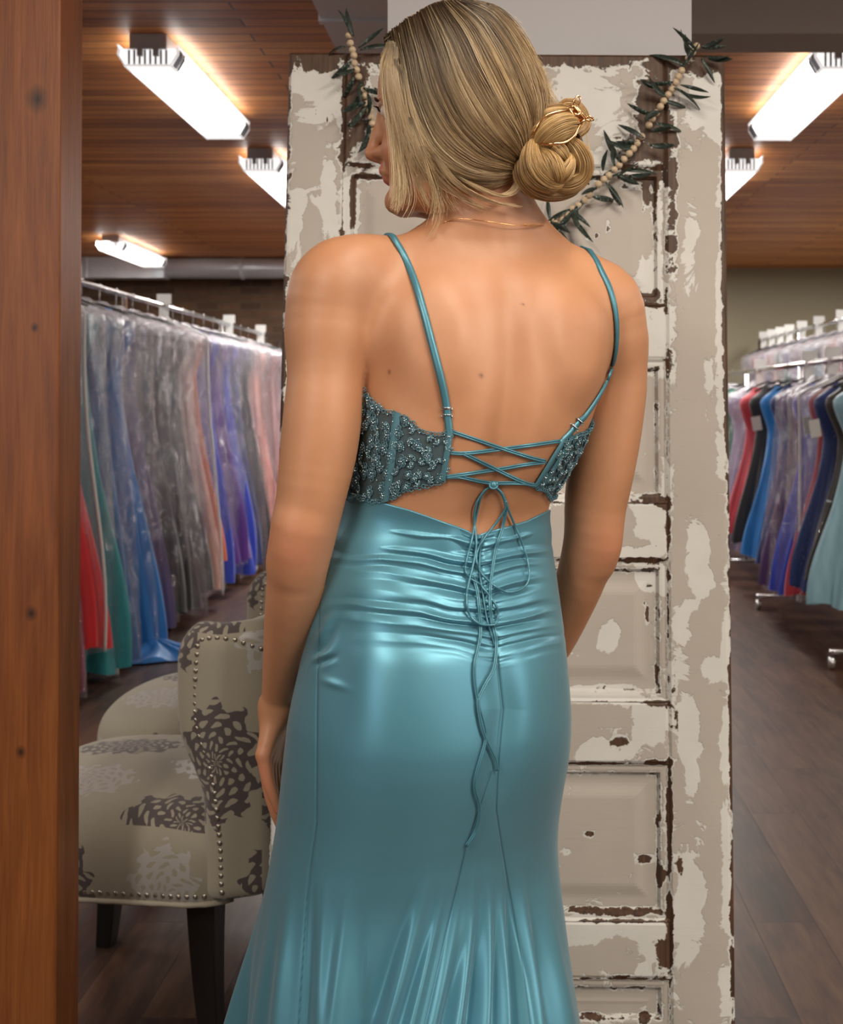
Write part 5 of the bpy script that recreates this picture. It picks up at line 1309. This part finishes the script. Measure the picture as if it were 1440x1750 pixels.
# the far side and crown, mirrored, so the head is combed all round
for k in range(0, N1, 2):
    q = P3[k]-HC; s_ = q@HS; pts = HC+q-2*np.outer(s_, HS)+0; q2 = pts-HC; q2 /= np.linalg.norm(q2, axis=1, keepdims=True); pts = pts+q2*depth[k]
    STR.add(pts, np.full(m_, .00050), float(np.clip(.5+rs.normal(0, .2), 0, 1)), .9*np.clip(1-tt/.45, 0, 1))
# strands over the top of the crown, from near to far side
# loose face-framing strands
LOOSE = [([(664, 72), (660, 120), (668, 190), (676, 260), (681, 320), (675, 372)], 80, 9, .012), ([(668, 70), (660, 125), (668, 195), (680, 262), (686, 322), (676, 366)], 150, 11, .010),
         ([(662, 78), (652, 112), (658, 165), (667, 230), (672, 300), (668, 368)], 22, 5, .014), ([(672, 72), (668, 130), (684, 205), (700, 270), (722, 325), (742, 362)], 40, 14, .006),
         ([(676, 80), (676, 140), (694, 215), (722, 275), (745, 320), (744, 352)], 60, 12, .006), ([(690, 120), (704, 190), (728, 262), (744, 318), (742, 356), (733, 392)], 26, 12, .008), ([(684, 110), (700, 200), (728, 270), (756, 318), (770, 346), (786, 366)], 22, 18, .005), ([(676, 100), (684, 190), (704, 264), (728, 310), (752, 345), (752, 384)], 24, 12, .007),
         ([(700, 200), (722, 262), (756, 310), (790, 338), (815, 352), (838, 360)], 26, 14, .003), ([(740, 262), (772, 306), (806, 330), (842, 344), (872, 350), (890, 352)], 30, 12, .002),
         ([(720, 250), (735, 296), (748, 340), (752, 372), (742, 395), (728, 410)], 10, 7, .008), ([(780, 300), (820, 322), (850, 334), (872, 330), (886, 316), (890, 300)], 60, 8, .001),
         ([(658, 90), (655, 150), (668, 215), (690, 285), (700, 340), (682, 385)], 16, 12, .012)]
allL = []
for (pts, n_, sp, off) in LOOSE:
    C0 = np.array(catmull([(*p_, 0) for p_ in pts], 5))[:, :2]; q = np.linspace(0, 1, len(C0))
    for k in range(n_):
        a_ = rs.normal(0, .45); c1 = rs.normal(0, .35); C = C0+np.stack([(a_*sp*(.35+.65*q)+c1*sp*np.sin(q*math.pi*rs.uniform(.8, 1.6)))*1, rs.normal(0, 3)*q+rs.normal(0, 5)*(q > 2)], 1)
        if C.shape != C0.shape: continue
        allL.append((C, off*rs.uniform(.5, 1.2), n_))
UVL = np.array([c_[0] for c_ in allL]); m2 = UVL.shape[1]; q = np.linspace(0, 1, m2)
def headish(p): return smin(smin(hairf(p), headf(p), .02), PR[1][0](p), .02)
PL3 = hits(UVL.reshape(-1, 2), .0015, headish, 1.2, 1.42, 140).reshape(len(allL), m2, 3)
for k, (c_, off, n_) in enumerate(allL):
    y = PL3[k][:, 1].copy(); ok_ = np.abs(headish(PL3[k])) < .006; ln = y[0]+(1.318-y[0])*smoothstep(0, .75, q)-off*q
    y2 = np.minimum(ln, np.where(ok_, y-.0012, 9)); y2 = np.minimum(np.convolve(np.pad(y2, 3, 'edge'), np.ones(7)/7, 'valid'), y2+.001); y2 = np.convolve(np.pad(y2, 2, 'edge'), np.ones(5)/5, 'valid')
    y3 = y2; lim = np.minimum.accumulate(np.minimum(y, 1.345)); y = np.convolve(np.pad(y, 4, 'edge'), np.ones(9)/9, 'valid'); y = np.minimum(y, np.where(q > .3, 1.335+.0*q, 9)); y = y-off*q
    y = y3; pts = np.stack([(UVL[k][:, 0]-865)/2000*y, y, EYE+(690-UVL[k][:, 1])/2000*y], 1)
    L_ = rs.uniform(.82, 1.0); cutn = max(6, int(m2*L_))
    STR.add(pts[:cutn], np.full(cutn, .00026)*(1-.5*q[:cutn]), float(np.clip(.78+rs.normal(0, .14), 0, 1)), .6*np.clip(1-q[:cutn]/.15, 0, 1))
# flyaways
for k in range(190):
    vv_ = rs.uniform(3, 235); sd_ = rs.random() < .45 and vv_ < 80; row_ = np.array([np.interp(vv_, CR_[:, 0], CR_[:, j]) for j in (1, 2)]); c_ = np.array([row_[0]+2 if sd_ else row_[1]-3, vv_])
    nx_ = np.array([np.interp(vv_+12, CR_[:, 0], CR_[:, 1 if sd_ else 2]), vv_+12]); dr = (nx_-c_); dr = dr/np.linalg.norm(dr)+np.array([-.15 if sd_ else .12, 0])*rs.uniform(.3, 1.6); L_ = rs.uniform(14, 42); C = c_+np.outer(np.linspace(0, 1, 7), dr)*L_+np.outer(np.sin(np.linspace(0, math.pi, 7)), [-.3 if sd_ else .5, -.4])*rs.uniform(0, 5)
    y = 1.365+rs.uniform(-.03, .02); STR.add(np.stack([(C[:, 0]-865)/2000*y, np.full(7, y), EYE+(690-C[:, 1])/2000*y], 1), np.full(7, .00016), .75, np.zeros(7))
STR.build('hair_strands', hair)

# bun of coiled locks
bun = MB(); bun.sphere(W(944, 258, 1.368), .036, 20, 14, sc=(1.02, .8, 1.25)); bun_o = part('hair_bun', bun.V, bun.F, M_hair0)
BS = Strands()
#   lock: [(u, v, Y, r)], brightness
LOCKS = [([(886, 262, 1.352, .004), (892, 238, 1.340, .010), (912, 214, 1.330, .013), (940, 198, 1.328, .012), (966, 194, 1.335, .009), (978, 204, 1.345, .006)], .56),
         ([(890, 290, 1.350, .006), (892, 262, 1.334, .012), (908, 236, 1.322, .014), (926, 216, 1.318, .010), (936, 206, 1.322, .005)], .60),
         ([(922, 262, 1.325, .005), (928, 242, 1.312, .011), (946, 224, 1.306, .0145), (968, 214, 1.312, .013), (984, 214, 1.324, .007)], .68),
         ([(914, 232, 1.320, .005), (910, 262, 1.312, .013), (918, 290, 1.308, .018), (938, 308, 1.310, .014), (962, 308, 1.318, .007)], .58),
         ([(900, 262, 1.330, .006), (898, 290, 1.322, .015), (910, 314, 1.322, .014), (940, 326, 1.326, .012), (972, 322, 1.332, .010), (992, 306, 1.338, .006)], .48),
         ([(966, 238, 1.318, .005), (984, 254, 1.316, .010), (996, 278, 1.320, .0115), (992, 302, 1.324, .0105), (972, 317, 1.322, .0105), (944, 320, 1.318, .006)], .50),
         ([(924, 256, 1.310, .004), (940, 274, 1.302, .010), (950, 294, 1.302, .011), (954, 310, 1.310, .006)], .62),
         ([(954, 312, 1.312, .004), (966, 296, 1.306, .008), (974, 278, 1.308, .006), (972, 262, 1.314, .003)], .72),
         ([(944, 250, 1.310, .004), (958, 258, 1.304, .0075), (968, 270, 1.308, .004)], .66),
         ([(952, 186, 1.345, .003), (968, 176, 1.345, .005), (986, 182, 1.348, .006), (998, 200, 1.345, .006), (1000, 218, 1.340, .005), (986, 232, 1.332, .004)], .50),
         ([(884, 300, 1.362, .008), (888, 280, 1.352, .012), (890, 258, 1.352, .010), (898, 240, 1.350, .006)], .25)]
for li, (pts, br_) in enumerate(LOCKS):
    Q = np.array(catmull([np.array([*W(u, v, Y_), r_]) for u, v, Y_, r_ in pts], 6)); b = MB(); b.tube([Vector(p_[:3]) for p_ in Q], list(Q[:, 3]*.93), 14)
    part('hair_lock', b.V, b.F, M_hair0, bun_o)
    C = Q[:, :3]; R = Q[:, 3]; T = np.gradient(C, axis=0); T /= np.linalg.norm(T, axis=1, keepdims=True)
    N = [np.cross(T[0], [0, 1, 0])]; N[0] /= np.linalg.norm(N[0])
    for i in range(1, len(T)): n_ = N[-1]-T[i]*(N[-1]@T[i]); N.append(n_/np.linalg.norm(n_))
    N = np.array(N); B = np.cross(T, N); ns = int(260*R.max()/.012); q = np.linspace(0, 1, len(C))
    for k in range(ns):
        a = rs.uniform(0, 6.283)+q*rs.uniform(.2, .9); rr = R*rs.uniform(.93, 1.07)
        P_ = C+(N*np.cos(a)[:, None]+B*np.sin(a)[:, None])*rr[:, None]
        BS.add(P_, np.full(len(C), .00030), float(np.clip(br_+rs.normal(0, .14)+.08*math.sin(a[0]*5), 0, 1)), np.zeros(len(C)))
for k in range(40):
    a0 = rs.uniform(0, 6.28); al = rs.uniform(.5, 1.6); th_ = a0+np.linspace(0, al, 9); rr = rs.uniform(.97, 1.05)
    u_ = 945+60*rr*np.cos(th_); v_ = 258+70*rr*np.sin(th_); y = 1.335+rs.uniform(-.01, .02); BS.add(np.stack([(u_-865)/2000*y, np.full(9, y), EYE+(690-v_)/2000*y], 1), np.full(9, .00018), .7, np.zeros(9))
o = BS.build('bun_strands', bun_o)
t = NT('golden_bun_hair'); t.P(Base_Color=t.ramp(t.attr('rand'), [(0, (.07,.034,.013)), (.3, (.25,.13,.045)), (.6, (.50,.31,.125)), (.85, (.70,.48,.22)), (1, (.82,.62,.34))]), Roughness=.34)
o.data.materials.clear(); o.data.materials.append(t.m)

# gold claw clip in the bun
M_gold = simple('rose_gold', (.78,.45,.22), .2, 1.0)
clip = part('hair_clip', *(lambda b: (b.V, b.F))(MB().tube([Vector(p_) for p_ in catmull([W(905, 246, 1.318), W(912, 226, 1.306), W(930, 200, 1.305), W(955, 190, 1.310), W(972, 188, 1.316)], 6)], .0013, 8)), M_gold); clip['label'] = 'rose gold wire claw clip'
def wire(pts, r=.0013, n=6):
    b = MB(); b.tube([Vector(p_) for p_ in catmull(pts, n)], r, 8); part('clip_wire', b.V, b.F, M_gold, clip)
wire([W(925, 246, 1.298), W(945, 246, 1.292), W(966, 243, 1.296), W(980, 234, 1.302), W(987, 222, 1.308), W(992, 212, 1.314)], .0016)
for (a_, b2) in (((972, 185), (990, 210)), ((980, 180), (999, 204)), ((984, 182), (1002, 203))): wire([W(*a_, 1.312), W((a_[0]+b2[0])/2, (a_[1]+b2[1])/2, 1.310), W(*b2, 1.312)], .0011)
wire([W(972, 186, 1.312), W(978, 182, 1.312), W(984, 180, 1.314)], .0011); wire([W(982, 199, 1.309), W(987, 196, 1.309), W(993, 193, 1.311)], .0014); wire([W(990, 211, 1.312), W(996, 207, 1.312), W(1002, 203, 1.314)], .0014)
b = MB(); b.tube([W(979, 190, 1.318), W(995, 207, 1.318)], .0058, 10); part('clip_spring', b.V, b.F, M_gold, clip)
wire([W(976, 182, 1.312), W(982, 170, 1.311), W(987, 164, 1.312), W(991, 169, 1.312), W(988, 179, 1.313)], .0012)
wire([W(1000, 203, 1.312), W(1006, 199, 1.311), W(1014, 204, 1.311), W(1008, 206, 1.312), W(1001, 205, 1.312)], .0012)
# fine gold necklace
def neckish(p):
    return smin(upper(p), PR[1][0](p), .03)
C = np.array(catmull([(758, 381, 0), (768, 376, 0), (790, 374, 0), (822, 377, 0), (850, 381, 0), (880, 385, 0), (905, 385, 0), (929, 383, 0)], 8))[:, :2]
P_ = laplace_line(hits(C, .0012, neckish)); b = MB(); b.tube([Vector(p_) for p_ in P_], .00055, 6); nk = part('necklace', b.V, b.F, M_gold); nk['label'] = 'fine gold chain necklace'
C = [(896+1.9*i, 384.5+(-.6 if i % 2 else .6)) for i in range(18)]; P_ = hits(C, .0016, neckish); b = MB()
for p_ in P_: b.tube([Vector(p_)+Vector((.0011*math.cos(a), -.0005, .0011*math.sin(a))) for a in np.linspace(0, 6.28, 8)], .0003, 4)
part('extender_chain', b.V, b.F, M_gold, nk)['kind'] = 'stuff'
